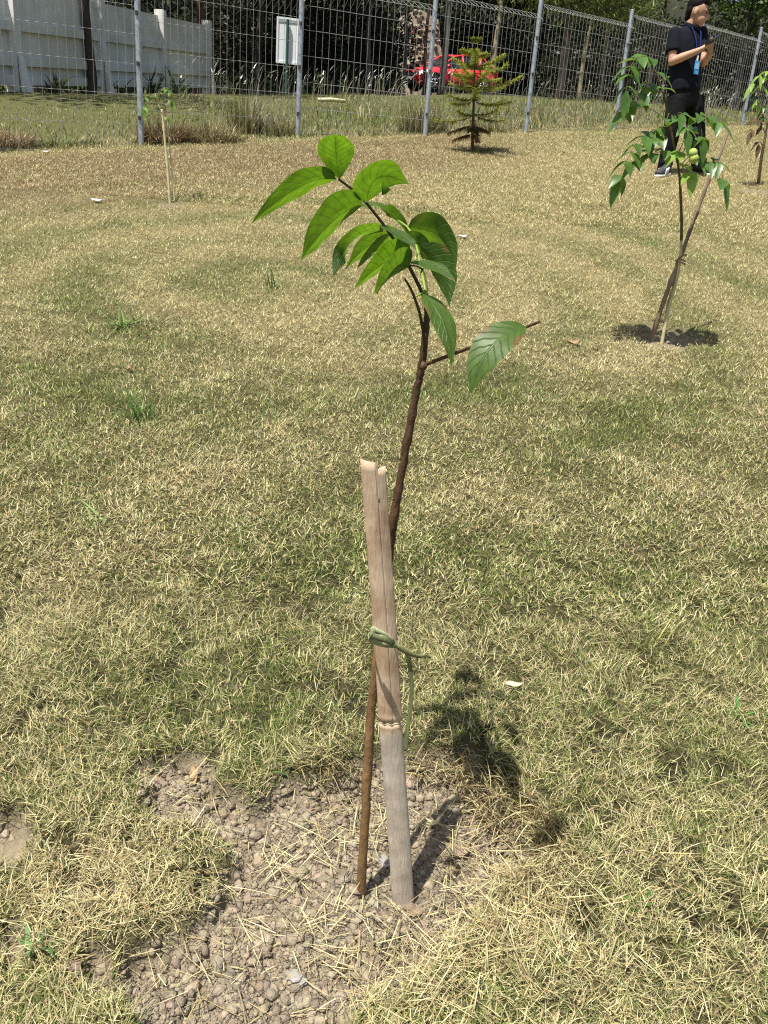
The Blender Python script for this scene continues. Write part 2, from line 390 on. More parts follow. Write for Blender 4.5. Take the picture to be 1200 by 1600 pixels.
def bamboo_material():
    m = bpy.data.materials.new('weathered_bamboo'); m.use_nodes = True
    nt = m.node_tree; nt.nodes.clear(); N = nt.nodes.new; L = nt.links.new
    out = N('ShaderNodeOutputMaterial'); p = N('ShaderNodeBsdfPrincipled'); tc = N('ShaderNodeTexCoord')
    mp = N('ShaderNodeMapping'); mp.inputs['Scale'].default_value = (1, 1, .06); L(tc.outputs['Object'], mp.inputs[0])
    fib = N('ShaderNodeTexNoise'); fib.inputs['Scale'].default_value = 420; fib.inputs['Detail'].default_value = 4; L(mp.outputs[0], fib.inputs['Vector'])
    big = N('ShaderNodeTexNoise'); big.inputs['Scale'].default_value = 22; big.inputs['Detail'].default_value = 7; big.inputs['Roughness'].default_value = .65; L(tc.outputs['Object'], big.inputs['Vector'])
    sp = N('ShaderNodeTexNoise'); sp.inputs['Scale'].default_value = 260; sp.inputs['Detail'].default_value = 3; L(tc.outputs['Object'], sp.inputs['Vector'])
    r1 = N('ShaderNodeValToRGB'); r1.color_ramp.elements[0].position = .32; r1.color_ramp.elements[0].color = (.38, .245, .145, 1); r1.color_ramp.elements[1].position = .62; r1.color_ramp.elements[1].color = (.64, .49, .345, 1)
    L(big.outputs['Fac'], r1.inputs[0])
    sep = N('ShaderNodeSeparateXYZ'); L(tc.outputs['Object'], sep.inputs[0])
    low = N('ShaderNodeMapRange'); low.inputs[1].default_value = .354; low.inputs[2].default_value = .346; L(sep.outputs[2], low.inputs[0])   # the greyer internode below the node
    g = N('ShaderNodeMix'); g.data_type = 'RGBA'; L(low.outputs[0], g.inputs[0]); L(r1.outputs[0], g.inputs[6])
    r2 = N('ShaderNodeValToRGB'); r2.color_ramp.elements[0].position = .3; r2.color_ramp.elements[0].color = (.33, .265, .205, 1); r2.color_ramp.elements[1].position = .65; r2.color_ramp.elements[1].color = (.60, .52, .435, 1); L(big.outputs['Fac'], r2.inputs[0])
    L(r2.outputs[0], g.inputs[7])
    ff = N('ShaderNodeMapRange'); ff.inputs[1].default_value = .3; ff.inputs[2].default_value = .7; ff.inputs[3].default_value = .84; ff.inputs[4].default_value = 1.12; L(fib.outputs['Fac'], ff.inputs[0])
    s1 = N('ShaderNodeVectorMath'); s1.operation = 'SCALE'; L(g.outputs[2], s1.inputs[0]); L(ff.outputs[0], s1.inputs['Scale'])
    sm = N('ShaderNodeMapRange'); sm.inputs[1].default_value = .66; sm.inputs[2].default_value = .76; sm.inputs[4].default_value = .6; L(sp.outputs['Fac'], sm.inputs[0])
    mx = N('ShaderNodeMix'); mx.data_type = 'RGBA'; L(sm.outputs[0], mx.inputs[0]); L(s1.outputs[0], mx.inputs[6]); mx.inputs[7].default_value = (.16, .10, .06, 1)
    L(mx.outputs[2], p.inputs['Base Color']); p.inputs['Roughness'].default_value = .6; p.inputs['Specular IOR Level'].default_value = .25
    b = N('ShaderNodeBump'); b.inputs['Strength'].default_value = .35; b.inputs['Distance'].default_value = .002; L(fib.outputs['Fac'], b.inputs['Height']); L(b.outputs[0], p.inputs['Normal'])
    L(p.outputs[0], out.inputs[0])
    return m
M['bamboo'] = bamboo_material()

# ------------------------------------------------------------------ how dry, how green, how thick the lawn is, place by place
# (pixel centre, pixel radii, strength): + dry, - green
PATCH = [(300, 265, 420, 28, .35), (900, 262, 420, 35, .28), (200, 330, 260, 22, -.12), (480, 485, 90, 30, .40), (420, 530, 130, 22, .30), (620, 440, 120, 30, .25),
         (880, 560, 210, 26, .30), (760, 500, 150, 20, .20), (950, 450, 170, 40, .20), (560, 550, 130, 22, .22),
         (360, 440, 180, 40, -.18), (150, 560, 160, 50, -.10), (800, 620, 240, 36, -.22), (420, 590, 230, 22, -.15), (150, 650, 150, 50, -.12), (330, 740, 110, 45, .28), (560, 680, 130, 40, .14),
         (740, 780, 110, 50, .30), (1120, 780, 150, 55, .28), (960, 700, 120, 40, -.05), (540, 900, 150, 55, -.22), (780, 850, 110, 45, -.20), (90, 940, 110, 80, .25), (250, 850, 120, 60, .05),
         (950, 930, 180, 70, -.18), (660, 930, 80, 50, .22), (450, 1050, 180, 70, -.16), (420, 1140, 60, 55, -.2), (740, 1100, 90, 70, -.15), (980, 1180, 220, 110, -.08), (200, 1080, 150, 60, -.06),
         (150, 1360, 140, 80, .38), (60, 1250, 100, 50, .05), (820, 1400, 90, 70, .22), (1000, 1330, 130, 70, .05), (1120, 1450, 140, 90, -.03), (740, 1580, 120, 50, -.18), (80, 1570, 120, 60, -.12), (640, 1560, 60, 60, .15)]
_P = []
for (cx, cy, rx, ry, s) in PATCH:
    c = plane_hit(cx, cy); a = plane_hit(cx, cy-ry); b = plane_hit(cx, cy+ry)
    _P.append((c[0], c[1], rx*depth_of(c)/F_PX, abs(a[1]-b[1])/2, s))
def dryness(x, y):
    d = .37 + .32*sstep(1.6, 6.0, y) + (fbm(x, y, 1.1, 51)-.5)*.5 + (fbm(x, y, .30, 52)-.5)*.55 + (noise(x, y, .09, 53)-.5)*.25
    for (cx, cy, rx, ry, s) in _P:
        q = ((x-cx)/rx)**2 + ((y-cy)/ry)**2
        d = d + s*1.35*np.exp(-q*1.1)
    c = plane_hit(430, 440); q = np.hypot((x-c[0])*1.0, y-c[1])               # rings left by the mower
    d = d + .27*np.sin(q*2*math.pi/.62+2.2*fbm(x, y, 1.0, 54))*(1-sstep(2.6, 4.2, q))*sstep(2.2, 3.2, y)
    return np.clip(d, 0, 1)
FENCE_A = np.array([-4.3, 7.35]); FENCE_B = np.array([8.07, 18.47])
_fd = nrm(FENCE_B-FENCE_A); _fn = np.array([-_fd[1], _fd[0]])
def beyond(x, y):
    """signed distance beyond the fence line"""
    return (x-FENCE_A[0])*_fn[0] + (y-FENCE_A[1])*_fn[1]
def brownness(x, y):
    return np.clip(sstep(-3.2, -1.4, beyond(x, y))*(1-sstep(-.4, .1, beyond(x, y)))*(1-sstep(-.5, 2.5, x))*1.0*(.5+fbm(x, y, .5, 61)), 0, 1)

STRAW = np.array([[.57, .495, .27], [.67, .60, .34], [.48, .405, .20], [.61, .54, .29], [.38, .295, .15]])
GREEN = np.array([[.19, .24, .065], [.24, .285, .08], [.14, .19, .05], [.29, .33, .105], [.39, .40, .15]])
BROWN = np.array([[.37, .275, .15], [.43, .335, .19], [.30, .22, .12]])

# ------------------------------------------------------------------ ground sheet
def build_ground():
    vs = np.concatenate([np.linspace(-6, .3, 14)[:-1], .3*np.exp(np.linspace(0, math.log(150/.3), 500))])
    us = np.linspace(-1, 1, 270); us = np.sign(us)*np.abs(us)**1.15
    V, U = np.meshgrid(vs, us, indexing='ij')
    W = np.where(V < .3, 12.0, 0.62*V+.45 + 10*sstep(18, 60, V)) * 1.0
    W = np.maximum(W, np.where(V < .3, 12, 0))
    # outer columns stretch far to the sides
    X = U*W + np.sign(U)*sstep(.86, 1.0, np.abs(U))*np.where(V < .3, 40, 40)
    Y = V
    Z = gz(X, Y)
    n, m_ = V.shape
    verts = np.stack([X, Y, Z], -1).reshape(-1, 3)
    i = np.arange(n*m_).reshape(n, m_)
    quads = np.stack([i[:-1, :-1], i[:-1, 1:], i[1:, 1:], i[1:, :-1]], -1).reshape(-1, 4)
    x, y = verts[:, 0], verts[:, 1]
    dr = dryness(x, y)[:, None]; so = soil_mask(x, y)[:, None]; br = brownness(x, y)[:, None]
    k_ = (1+.9*sstep(2.0, 4.5, y))[:, None]
    c = (np.array([.060, .056, .026])*(1-dr) + np.array([.120, .102, .052])*dr)*k_
    c = c*(1-.6*gapness(x, y)[:, None])  # gaps between blades painted darker, standing in for the shade down in them
    c = c*(1-br) + np.array([.15, .115, .065])*br
    dirt = np.array([.245, .20, .14])*(.8+.4*noise(x, y, .06, 71))[:, None]
    c = c*(1-so) + dirt*so
    by = sstep(.2, 1.2, beyond(x, y))[:, None]
    c = c*(1-by) + np.array([.10, .10, .04])*by
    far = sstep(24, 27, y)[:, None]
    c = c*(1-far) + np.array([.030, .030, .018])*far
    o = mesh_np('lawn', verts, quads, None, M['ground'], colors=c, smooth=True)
    return tag(o, kind='structure')
build_ground()

# ------------------------------------------------------------------ grass
def blades(x, y, z, L, w, az, tilt, bend, c, nseg, roll=None, tipc=None):
    """arrays of blades: base, length, width, heading, lean from the vertical, extra lean at the tip"""
    n = len(x)
    hx, hy = np.cos(az), np.sin(az)
    if roll is None: roll = rng.uniform(-.9, .9, n)
    sx, sy = -np.sin(az+roll), np.cos(az+roll)
    P = [np.stack([x, y, z], -1)]
    for k in range(nseg):
        a = tilt + bend*(k+.5)/nseg
        st = (L/nseg)
        P.append(P[-1] + np.stack([hx*np.sin(a)*st, hy*np.sin(a)*st, np.cos(a)*st], -1))
    S = np.stack([sx, sy, np.zeros(n)], -1)
    vs = []
    for k in range(nseg):
        ww = w*(1.0 if k == 0 else (.92 if k < nseg-1 or nseg < 3 else .7))/2
        vs += [P[k]-S*ww[:, None], P[k]+S*ww[:, None]]
    vs.append(P[nseg])
    vp = 2*nseg+1
    V = np.stack(vs, 1).reshape(-1, 3)
    b = np.arange(n)*vp
    q = [np.stack([b+2*k, b+2*k+1, b+2*k+3, b+2*k+2], -1) for k in range(nseg-1)]
    Q = np.concatenate(q) if q else np.zeros((0, 4), int)
    T = np.stack([b+2*nseg-2, b+2*nseg-1, b+2*nseg], -1)
    C = np.repeat(c, vp, axis=0)
    return V, Q, T, C
def join(parts):
    V, Q, T, C = [], [], [], []; off = 0
    for (v, q, t, c) in parts:
        V.append(v); Q.append(q+off); T.append(t+off); C.append(c); off += len(v)
    return np.concatenate(V), np.concatenate(Q), np.concatenate(T), np.concatenate(C)
def pick(pal, n):
    c = pal[rng.integers(0, len(pal), n)]
    return c*rng.uniform(.55, 1.32, (n, 1))*rng.uniform(.94, 1.06, (n, 3))

def lawn_grass():
    parts = []
    for (y0, y1, dens, Lm, wm, nseg, lim) in [(.45, 1.7, 96000, .0250, .00125, 2, 0), (1.7, 3.2, 42000, .0215, .0020, 2, 0), (3.2, 6.2, 18500, .021, .0033, 1, 0), (6.2, 19, 6000, .026, .0056, 1, 0)]:
        wid = lambda v: .54*v+.28
        area = .54*(y1**2-y0**2)+.56*(y1-y0)
        n = int(area*dens)
        yy = y0 + (y1-y0)*np.sqrt(rng.random(n)) if y0 > 6 else y0 + (y1-y0)*rng.random(n)
        if y0 > 6:
            yy = np.sqrt(y0**2+(y1**2-y0**2)*rng.random(n)**1.25)
        xx = rng.uniform(-1, 1, n)*wid(yy)
        # clumped: pull some blades towards tuft centres
        keep = beyond(xx, yy) < .25
        so = soil_mask(xx, yy)
        gap = 1-.72*gapness(xx, yy)
        keep &= rng.random(n) < (1-so*1.15)*gap
        xx, yy = xx[keep], yy[keep]; n = len(xx)
        if n == 0: continue
        dr = dryness(xx, yy); br = brownness(xx, yy)
        isdry = rng.random(n) < np.clip(.08+.90*dr, .10, .97)
        c = np.where(isdry[:, None], pick(STRAW, n), pick(GREEN, n))
        isb = rng.random(n) < br*.5
        c = np.where(isb[:, None], pick(BROWN, n), c)
        hgt = .85+.35*fbm(xx, yy, .22, 83)
        L = Lm*hgt*rng.uniform(.5, 1.45, n)*np.where(isdry, .95, 1.05)
        w = wm*rng.uniform(.6, 1.4, n)
        az = rng.uniform(0, 2*math.pi, n)
        az = np.where(rng.random(n) < .28, noise(xx, yy, .12, 84)*4*math.pi + rng.normal(0, .7, n), az)
        tilt = np.where(isdry, rng.uniform(.35, 1.4, n), rng.uniform(.1, 1.05, n))
        bend = rng.uniform(0, .9, n)
        z = gz(xx, yy) + np.where(isdry, rng.uniform(-.004, .016, n), -.003)
        if nseg == 1: tilt = tilt*.8+.1
        parts.append(blades(xx, yy, z, L, w, az, tilt, bend, c, nseg))
    V, Q, T, C = join(parts)
    o = mesh_np('lawn_grass', V, Q, T, M['grass'], colors=C)
    tag(o, 'short patchy lawn grass, part green and part straw dry', 'grass', kind='stuff')
    print('grass tris', len(Q)*2+len(T))
lawn_grass()

def soil_straw():
    parts = []
    # cut straw strewn over the bare soil, thickest to the right of the stake
    for (px, py, rx, ry, n) in [(800, 1390, 80, 80, 380), (730, 1480, 110, 80, 300), (650, 1540, 110, 70, 200), (470, 1330, 120, 90, 120), (560, 1450, 130, 60, 160), (720, 1290, 60, 40, 110), (560, 1260, 90, 50, 120), (300, 1240, 60, 50, 50), (330, 1500, 120, 80, 70), (150, 1400, 150, 100, 300), (1000, 1350, 250, 200, 250), (200, 900, 300, 200, 250), (900, 800, 300, 200, 250)]:
        c = plane_hit(px, py); a = plane_hit(px, py-ry); b = plane_hit(px, py+ry)
        sx_, sy_ = rx*depth_of(c)/F_PX*.6, abs(a[1]-b[1])/2*.6
        x = rng.normal(c[0], sx_, n); y = rng.normal(c[1], sy_, n)
        L = rng.uniform(.02, .075, n)*np.where(rng.random(n) < .08, 1.7, 1); w = rng.uniform(.0009, .0020, n)
        az = rng.uniform(0, 2*math.pi, n)
        z = gz(x, y)+rng.uniform(.004, .026, n)
        cc = pick(STRAW, n)*rng.uniform(.85, 1.25, (n, 1))
        cc = np.where((rng.random(n) < .14)[:, None], pick(BROWN, n), cc)
        parts.append(blades(x, y, z, L, w, az, rng.uniform(1.25, 1.62, n), rng.uniform(-.25, .3, n), cc, 3))
    # hanging fringe of dry roots and stems along the cut edge of the turf
    P = np.array([plane_hit(*p)[:2] for p in [(640, 1180), (722, 1172), (765, 1222), (868, 1270), (858, 1338), (800, 1390), (700, 1172), (470, 1195), (560, 1190)]])
    for i, cnt in [(0, 160), (1, 220), (2, 240), (3, 200), (4, 120), (7, 160)]:
        a, b = P[i], P[i+1 if i+1 < len(P) else i]
        t = rng.random(cnt); x = a[0]+(b[0]-a[0])*t+rng.normal(0, .012, cnt); y = a[1]+(b[1]-a[1])*t+rng.normal(0, .012, cnt)
        z = gz(x, y)+rng.uniform(.0, .03, cnt)
        cc = np.where((rng.random(cnt) < .25)[:, None], pick(BROWN, cnt), pick(STRAW, cnt))
        parts.append(blades(x, y, z, rng.uniform(.03, .085, cnt), rng.uniform(.0012, .0024, cnt), rng.normal(-2.2, .9, cnt), rng.uniform(.2, 1.3, cnt), rng.uniform(.3, 1.0, cnt), cc, 3))
    V, Q, T, C = join(parts)
    o = mesh_np('dry_straw', V, Q, T, M['grass'], colors=C)
    tag(o, 'pale dry straw strewn over the bare soil around the stake', 'straw', kind='stuff')
soil_straw()

ICO = None
def ico_protos(k=10, sub=1):
    res = []
    for i in range(k):
        bm = bmesh.new(); bmesh.ops.create_icosphere(bm, subdivisions=sub, radius=1)
        s = np.array([random.uniform(.75, 1.2), random.uniform(.75, 1.2), random.uniform(.5, .85)])
        v = np.array([list(q.co) for q in bm.verts])
        v = v*(1+rng.uniform(-.42, .38, (len(v), 1)))*s
        f = np.array([[q.index for q in fa.verts] for fa in bm.faces]); bm.free()
        res.append((v, f))
    return res
def lumps(x, y, z, r, protos, base):
    V, T, C = [], [], []; off = 0
    for i in range(len(x)):
        v, f = protos[random.randrange(len(protos))]
        a = random.uniform(0, 6.28); ca, sa = math.cos(a), math.sin(a)
        b = random.uniform(-.6, .6); cb, sb = math.cos(b), math.sin(b)
        R = np.array([[ca, -sa, 0], [sa, ca, 0], [0, 0, 1]]) @ np.array([[1, 0, 0], [0, cb, -sb], [0, sb, cb]])
        V.append((v*r[i]) @ R.T + [x[i], y[i], z[i]]); T.append(f+off); off += len(v)
        C.append(np.repeat(base[i][None], len(v), 0))
    return np.concatenate(V), np.concatenate(T), np.concatenate(C)
def soil_clods():
    lo = SOIL.min(0)-.05; hi = SOIL.max(0)+.05
    n = 44000
    x = rng.uniform(lo[0], hi[0], n); y = rng.uniform(max(lo[1], .5), hi[1], n)
    for (px, py, r) in [(10, 1300, .1), (1045, 525, .16), (1185, 300, .2), (268, 318, .12)]:
        c = plane_hit(px, py); k = 160
        x = np.concatenate([x, rng.normal(c[0], r*.7, k)]); y = np.concatenate([y, rng.normal(c[1], r*.6, k)])
    s = soil_mask(x, y)
    k = rng.random(len(x)) < s*np.where(y > 2.3, .8, .85)*(.45+.8*noise(x, y, .1, 91))
    x, y = x[k], y[k]; n = len(x)
    r = .0014+.0032*rng.random(n)**1.6+.010*rng.random(n)**12
    r = np.where(y > 2.3, r*1.8, r)
    z = gz(x, y)+r*.1
    t = rng.uniform(.62, 1.25, (n, 1))
    base = np.array([.315, .26, .185])*t*rng.uniform(.95, 1.05, (n, 3))
    V, T, C = lumps(x, y, z, r, ico_protos(12, 1), base)
    # fine crumbs and dust grains between the clods
    m = 26000
    cx = rng.uniform(lo[0], hi[0], m); cy = rng.uniform(max(lo[1], .5), hi[1], m); k = rng.random(m) < soil_mask(cx, cy)*1.1; cx, cy = cx[k], cy[k]; m = len(cx)
    cen = np.stack([cx, cy, gz(cx, cy)+rng.uniform(.0005, .004, m)], -1)
    tet = np.array([[1, 1, 1], [1, -1, -1], [-1, 1, -1], [-1, -1, 1.0]])*.6
    vv = tet[None]+rng.normal(0, .35, (m, 4, 3)); vv = vv*rng.uniform(.0007, .0020, (m, 1, 1))+cen[:, None]
    b0 = np.arange(m)[:, None]*4+len(V)
    tt = np.concatenate([b0+[0, 1, 2], b0+[0, 3, 1], b0+[0, 2, 3], b0+[1, 3, 2]])
    cc = np.repeat(np.array([.33, .27, .195])*rng.uniform(.6, 1.25, (m, 1)), 4, 0)
    V = np.concatenate([V, vv.reshape(-1, 3)]); T = np.concatenate([T, tt]); C = np.concatenate([C, cc])
    print('clods', n, len(T))
    o = mesh_np('soil_clods', V, None, T, M['clod'], colors=C)
    tag(o, 'loose dry brown clods of soil in the planting patch', 'soil', kind='stuff')
soil_clods()

# ------------------------------------------------------------------ the sapling in front
def at_y(px, py, y):
    """the point on a pixel's sight line that stands y metres ahead of the camera"""
    d = ray(px, py); return CAM + d*(y/d[1])
def bez(a, b, c, t):
    return a*(1-t)**2 + b*2*t*(1-t) + c*t*t
def through(a, m, c):
    """control point of the curve from a to c that passes m half way"""
    return 2*m - .5*(a+c)
PROFILE = {'elliptic': lambda t: (math.sin(math.pi*min(1, t)**.85)**.8)*(1-.25*t) if 0 < t < 1 else 0,
           'acuminate': lambda t: (max(0, math.sin(math.pi*t**.78))**.85)*(1 if t < .72 else 1-.38*(t-.72)/.28) if 0 < t < 1 else 0,
           'obovate': lambda t: (math.sin(math.pi*t**1.35)**.62) if 0 < t < 1 else 0}
def leaf_mesh(a, m, c, n, width, prof='acuminate', fold=.18, droop=.0, nl=16, nw=8, wave=.012, twist=0.0):
    """a curved, folded blade: midrib a-m-c, facing n (its upper side), full width given"""
    mb = MB(); mb.uv = []
    b = through(a, m, c); n = nrm(n); f = PROFILE[prof]
    L = np.linalg.norm(c-a); ph = random.uniform(0, 6)
    for i in range(nl+1):
        t = i/nl; p = bez(a, b, c, t); tg = nrm(bez(a, b, c, min(1, t+.02))-bez(a, b, c, max(0, t-.02)))
        nn = n
        if twist:
            q = twist*(t-.3); side0 = np.cross(n, tg); nn = n*math.cos(q)+nrm(side0)*math.sin(q)
        s = nrm(np.cross(nn, tg)); up = nrm(np.cross(tg, s))
        w = max(f(t), .012 if t < .5 else .004)*width/2
        for j in range(nw+1):
            u = -1+2*j/nw
            h = abs(u)*w*fold - droop*u*u*w + wave*L*math.sin(t*17+ph+u*1.3)*u*u*.6
            mb.v.append(tuple(p + s*u*w*math.cos(fold) + up*h)); mb.uv.append((.5+.5*u*.98, t))
    for i in range(nl):
        for j in range(nw):
            k = i*(nw+1)+j
            mb.f.append((k, k+1, k+nw+2, k+nw+1))
    return mb
def crop4(x, y): return (370+x/2.4, 190+y/2.4)

BASE = hit(563, 1398)
sap = thing('sapling', 'slender young tree with a crown of bright green leaves beside the split bamboo stake', 'sapling', BASE)
trunk_px = [(563, 1412, .978), (565, 1380, .978), (571, 1270, .982), (573, 1215, .985), (578, 1140, .99), (583, 1080, .995), (591, 1000, 1.0), (601, 915, 1.0), (609, 860, 1.0), (613, 825, 1.0), (622, 770, 1.0), (631, 722, 1.0),
            (640, 668, 1.002), (650, 615, 1.004), (656, 590, 1.004), (661, 560, 1.005), (665, 520, 1.006), (667, 495, 1.008), (668, 474, 1.01)]
yo = BASE[1]-.978
pts = [at_y(x, y, q+yo*(1-i/18)) for i, (x, y, q) in enumerate(trunk_px)]
pts[0] = BASE + [0, 0, -.03]
# finer, slightly knotty stem
fine, rad = [], []
for i in range(len(pts)-1):
    for k in range(5):
        t = k/5; fine.append(pts[i]*(1-t)+pts[i+1]*t + rng.normal(0, .0005, 3))
        g = (i+t)/(len(pts)-1)
        rad.append(.0080*(1-g)+.0040*g + .0003*math.sin(i*2.1+k) + (.0011 if (i*5+k) in (15, 33, 45, 47, 58, 62, 71) else 0))
fine.append(pts[-1]); rad.append(.0040)
kk = int(len(fine)*.36)
MB().tube(fine[:kk+1], rad[:kk+1], 10).build('trunk', M['bark'], sap, smooth=True)
MB().tube(fine[kk:], rad[kk:], 10).build('upper_stem', M['bark_upper'], sap, smooth=True)
def stalk(pxs, r0, r1, m='petiole', name='leaf_stalk'):
    p = [at_y(*q) for q in pxs]; k = len(p); out = []
    for i in range(k-1):
        for j in range(4): out.append(p[i]*(1-j/4)+p[i+1]*j/4)
    out.append(p[-1]); n = len(out)
    return MB().tube(out, [r0+(r1-r0)*i/(n-1) for i in range(n)], 7).build(name, M[m], sap, smooth=True)
def C4(x, y, d): return (*crop4(x, y), d)
stalk([(668, 478, 1.008), (655, 447, 1.015), (636.7, 411, 1.03), (620, 380, 1.04), (597, 348, 1.05), (574, 319, 1.06), (552, 297, 1.07), (529, 280, 1.08)], .0026, .0014)
stalk([(661.7, 520, 1.006), (656, 490, .995), (647, 463, .98), (640, 448, .97), (632, 435, .96)], .0022, .0013)
stalk([(668, 478, 1.008), (662, 440, 1.03), (657.5, 421, 1.05), (653, 395, 1.09), (648, 372, 1.12), (636, 354, 1.15), (610, 336, 1.19), (596, 326, 1.21)], .0022, .0011, 'petiole_green')
stalk([(669, 478, 1.008), (666, 440, 1.04), (661, 423, 1.06)], .0018, .0012)
stalk([(645, 466, .98), (652, 462, .985), (661, 457, .99)], .0013, .001, 'petiole_green')
stalk([(661, 421, 1.05), (652, 416, 1.03), (641, 415, 1.01)], .0014, .001)
stalk([(661, 571, 1.004), (690, 560, .98), (724, 547, .94), (775, 528, .90), (822, 511, .87), (843, 502.5, .86)], .0027, .0016, 'bark_upper', 'side_branch')
MB().ball(at_y(660.5, 572, .997), .0062).build('knot', M['bark_upper'], sap, smooth=True)

UND = (-.05, .62, .78); UND2 = (-.35, .50, .78); TOP = (-.1, -.55, .82)
def leaf(a, m, c, n, wpx, prof='acuminate', fold=.2, droop=0, twist=0.0, wave=.012, cap=.075):
    A, Mm, Cc = at_y(*a), at_y(*m), at_y(*c)
    tg = nrm(Cc-A); s = nrm(np.cross(nrm(n), tg))
    v = nrm(Mm-CAM)
    # how wide the blade looks, across its midrib, from where the photograph was taken
    per = nrm(np.cross(v, tg)); k = max(.42, abs(s@per))
    width = min(cap, wpx*depth_of(Mm)/F_PX/k)
    o = leaf_mesh(A, Mm, Cc, n, width, prof, fold, droop, wave=wave, twist=twist).build('leaf', M['leaf'], sap, smooth=True)
    return o
leaf(C4(385, 215, 1.08), C4(373, 128, 1.06), C4(370, 48, 1.025), (-.08, .78, .62), 58, 'obovate', .12)
leaf(C4(372, 217, 1.08), C4(235, 244, 1.06), C4(52, 385, 1.04), (.05, .62, .78), 36)
leaf(C4(472, 308, 1.06), C4(350, 382, 1.03), C4(239, 525, 1.0), (-.22, .60, .77), 48)
leaf(C4(488, 300, 1.06), C4(532, 210, 1.035), C4(642, 232, 1.06), (-.45, .62, .64), 52, 'acuminate', .12, .2)
leaf(C4(575, 352, 1.19), C4(520, 318, 1.19), C4(455, 326, 1.18), (0, -.2, .97), 18)
leaf(C4(540, 388, 1.045), C4(612, 428, 1.0), C4(673, 482, .97), (.25, -.30, .92), 17, fold=.1)
leaf(C4(548, 412, 1.04), C4(435, 446, 1.0), C4(361, 582, .97), (.15, .68, .72), 22)
leaf(C4(612, 420, 1.16), C4(500, 462, 1.14), C4(409, 553, 1.12), (-.1, .6, .79), 28)
leaf(C4(600, 455, 1.10), C4(530, 480, 1.08), C4(450, 550, 1.06), (.0, .55, .83), 26)
leaf(C4(650, 482, 1.02), C4(545, 535, .99), C4(444, 624, .96), (-.08, .64, .76), 35)
leaf(C4(648, 542, 1.01), C4(580, 575, .985), C4(512, 648, .96), (-.1, .68, .72), 40)
leaf(C4(640, 398, 1.15), C4(770, 440, 1.12), C4(820, 580, 1.08), (.45, .62, .62), 38)
leaf(C4(690, 470, 1.09), C4(770, 560, 1.07), C4(796, 697, 1.05), (.62, .70, .35), 40)
leaf(C4(655, 525, 1.01), C4(735, 540, .98), C4(820, 600, .95), (.05, -.35, .93), 17, droop=.2)
leaf(C4(640, 425, 1.12), C4(690, 470, 1.10), C4(728, 522, 1.09), (-.2, .7, .65), 26)
leaf(C4(560, 350, 1.20), C4(605, 375, 1.18), C4(655, 440, 1.16), (.1, .6, .78), 22)
leaf(C4(697, 645, .985), C4(775, 755, .95), C4(806, 918, .93), (.35, -.72, .62), 34, fold=.12, droop=.1)
leaf(C4(1085, 768, .868), C4(950, 850, .845), C4(878, 1022, .83), (-.25, -.72, .66), 56, fold=.10, cap=.09)

# ------------------------------------------------------------------ split bamboo stake
SB = hit(630, 1412)
st_top = at_y(583, 722, .955)
def bamboo_stake():
    root = thing('bamboo_stake', 'weathered split bamboo stake driven into the soil in front of the sapling', 'stake', SB)
    ax = nrm(st_top-SB); H = np.linalg.norm(st_top-SB)
    side = nrm(np.cross(ax, [0, 1, 0])); side = nrm(side*1.0); side = side if side[0] > 0 else -side
    fr = np.cross(side, ax); fr = fr if fr[1] < 0 else -fr                 # towards the camera
    def strip(u0, u1, t0, t1, name, rows=40, parent=root, cut=None, m=M['bamboo']):
        mb = MB(); nu = 9
        for layer in (0, 1):
            for i in range(rows+1):
                t = t0+(t1-t0)*i/rows
                w = .0182-.0022*t + .0010*math.exp(-((t-.478)/.012)**2)
                for j in range(nu):
                    u = u0+(u1-u0)*j/(nu-1)
                    tt = t
                    if cut is not None and i == rows: tt = t + cut(u)
                    bow = .0065*(1-u*u) - (0.0048 if layer else 0)
                    bump = .0016*math.exp(-((t-.478)/.006)**2) - .0008*math.exp(-((t-.493)/.008)**2) if not layer else 0
                    wob = .0005*math.sin(t*11)
                    p = SB + ax*(tt*H) + side*(u*w+wob) + fr*(bow+bump)
                    mb.v.append(tuple(p))
        n1 = (rows+1)*nu
        for i in range(rows):
            for j in range(nu-1):
                k = i*nu+j
                mb.f.append((k, k+1, k+nu+1, k+nu)); mb.f.append((n1+k, n1+k+nu, n1+k+nu+1, n1+k+1))
            for j in (0, nu-1):
                k = i*nu+j
                mb.f.append((k, k+nu, n1+k+nu, n1+k) if j == 0 else (k, n1+k, n1+k+nu, k+nu))
        for j in range(nu-1):
            k = rows*nu+j; mb.f.append((k, k+1, n1+k+1, n1+k)); k = j; mb.f.append((k, n1+k, n1+k+1, k+1))
        # local z runs up the stake so that the grain follows it
        o = mb.build(name, m, parent, smooth=True)
        return o
    strip(-1, 1, -.05, .478, 'lower_internode')
    strip(-1, .236, .478, 1.0, 'upper_strip', cut=lambda u: .003-.005*(u+.4))
    strip(.250, 1, .478, .990, 'upper_strip', cut=lambda u: .003*(u-.6))
    strip(.24, .40, .93, 1.003, 'splinter', rows=8, cut=lambda u: .004*math.sin(u*50))
    # the pale ring of the node
    ring = MB(); rr = []
    for j in range(13):
        u = -1+2*j/12; w = .0182-.0022*.478
        rr.append(SB+ax*(.4785*H+.0012*math.sin(j*1.7))+side*(u*w*1.05)+fr*(.0065*(1-u*u)+.0010))
    ring.tube(rr, .0009, 6).build('node_ring', M['cane'], root, smooth=True)
    return root, ax, side, fr, H
stake, s_ax, s_side, s_fr, s_H = bamboo_stake()

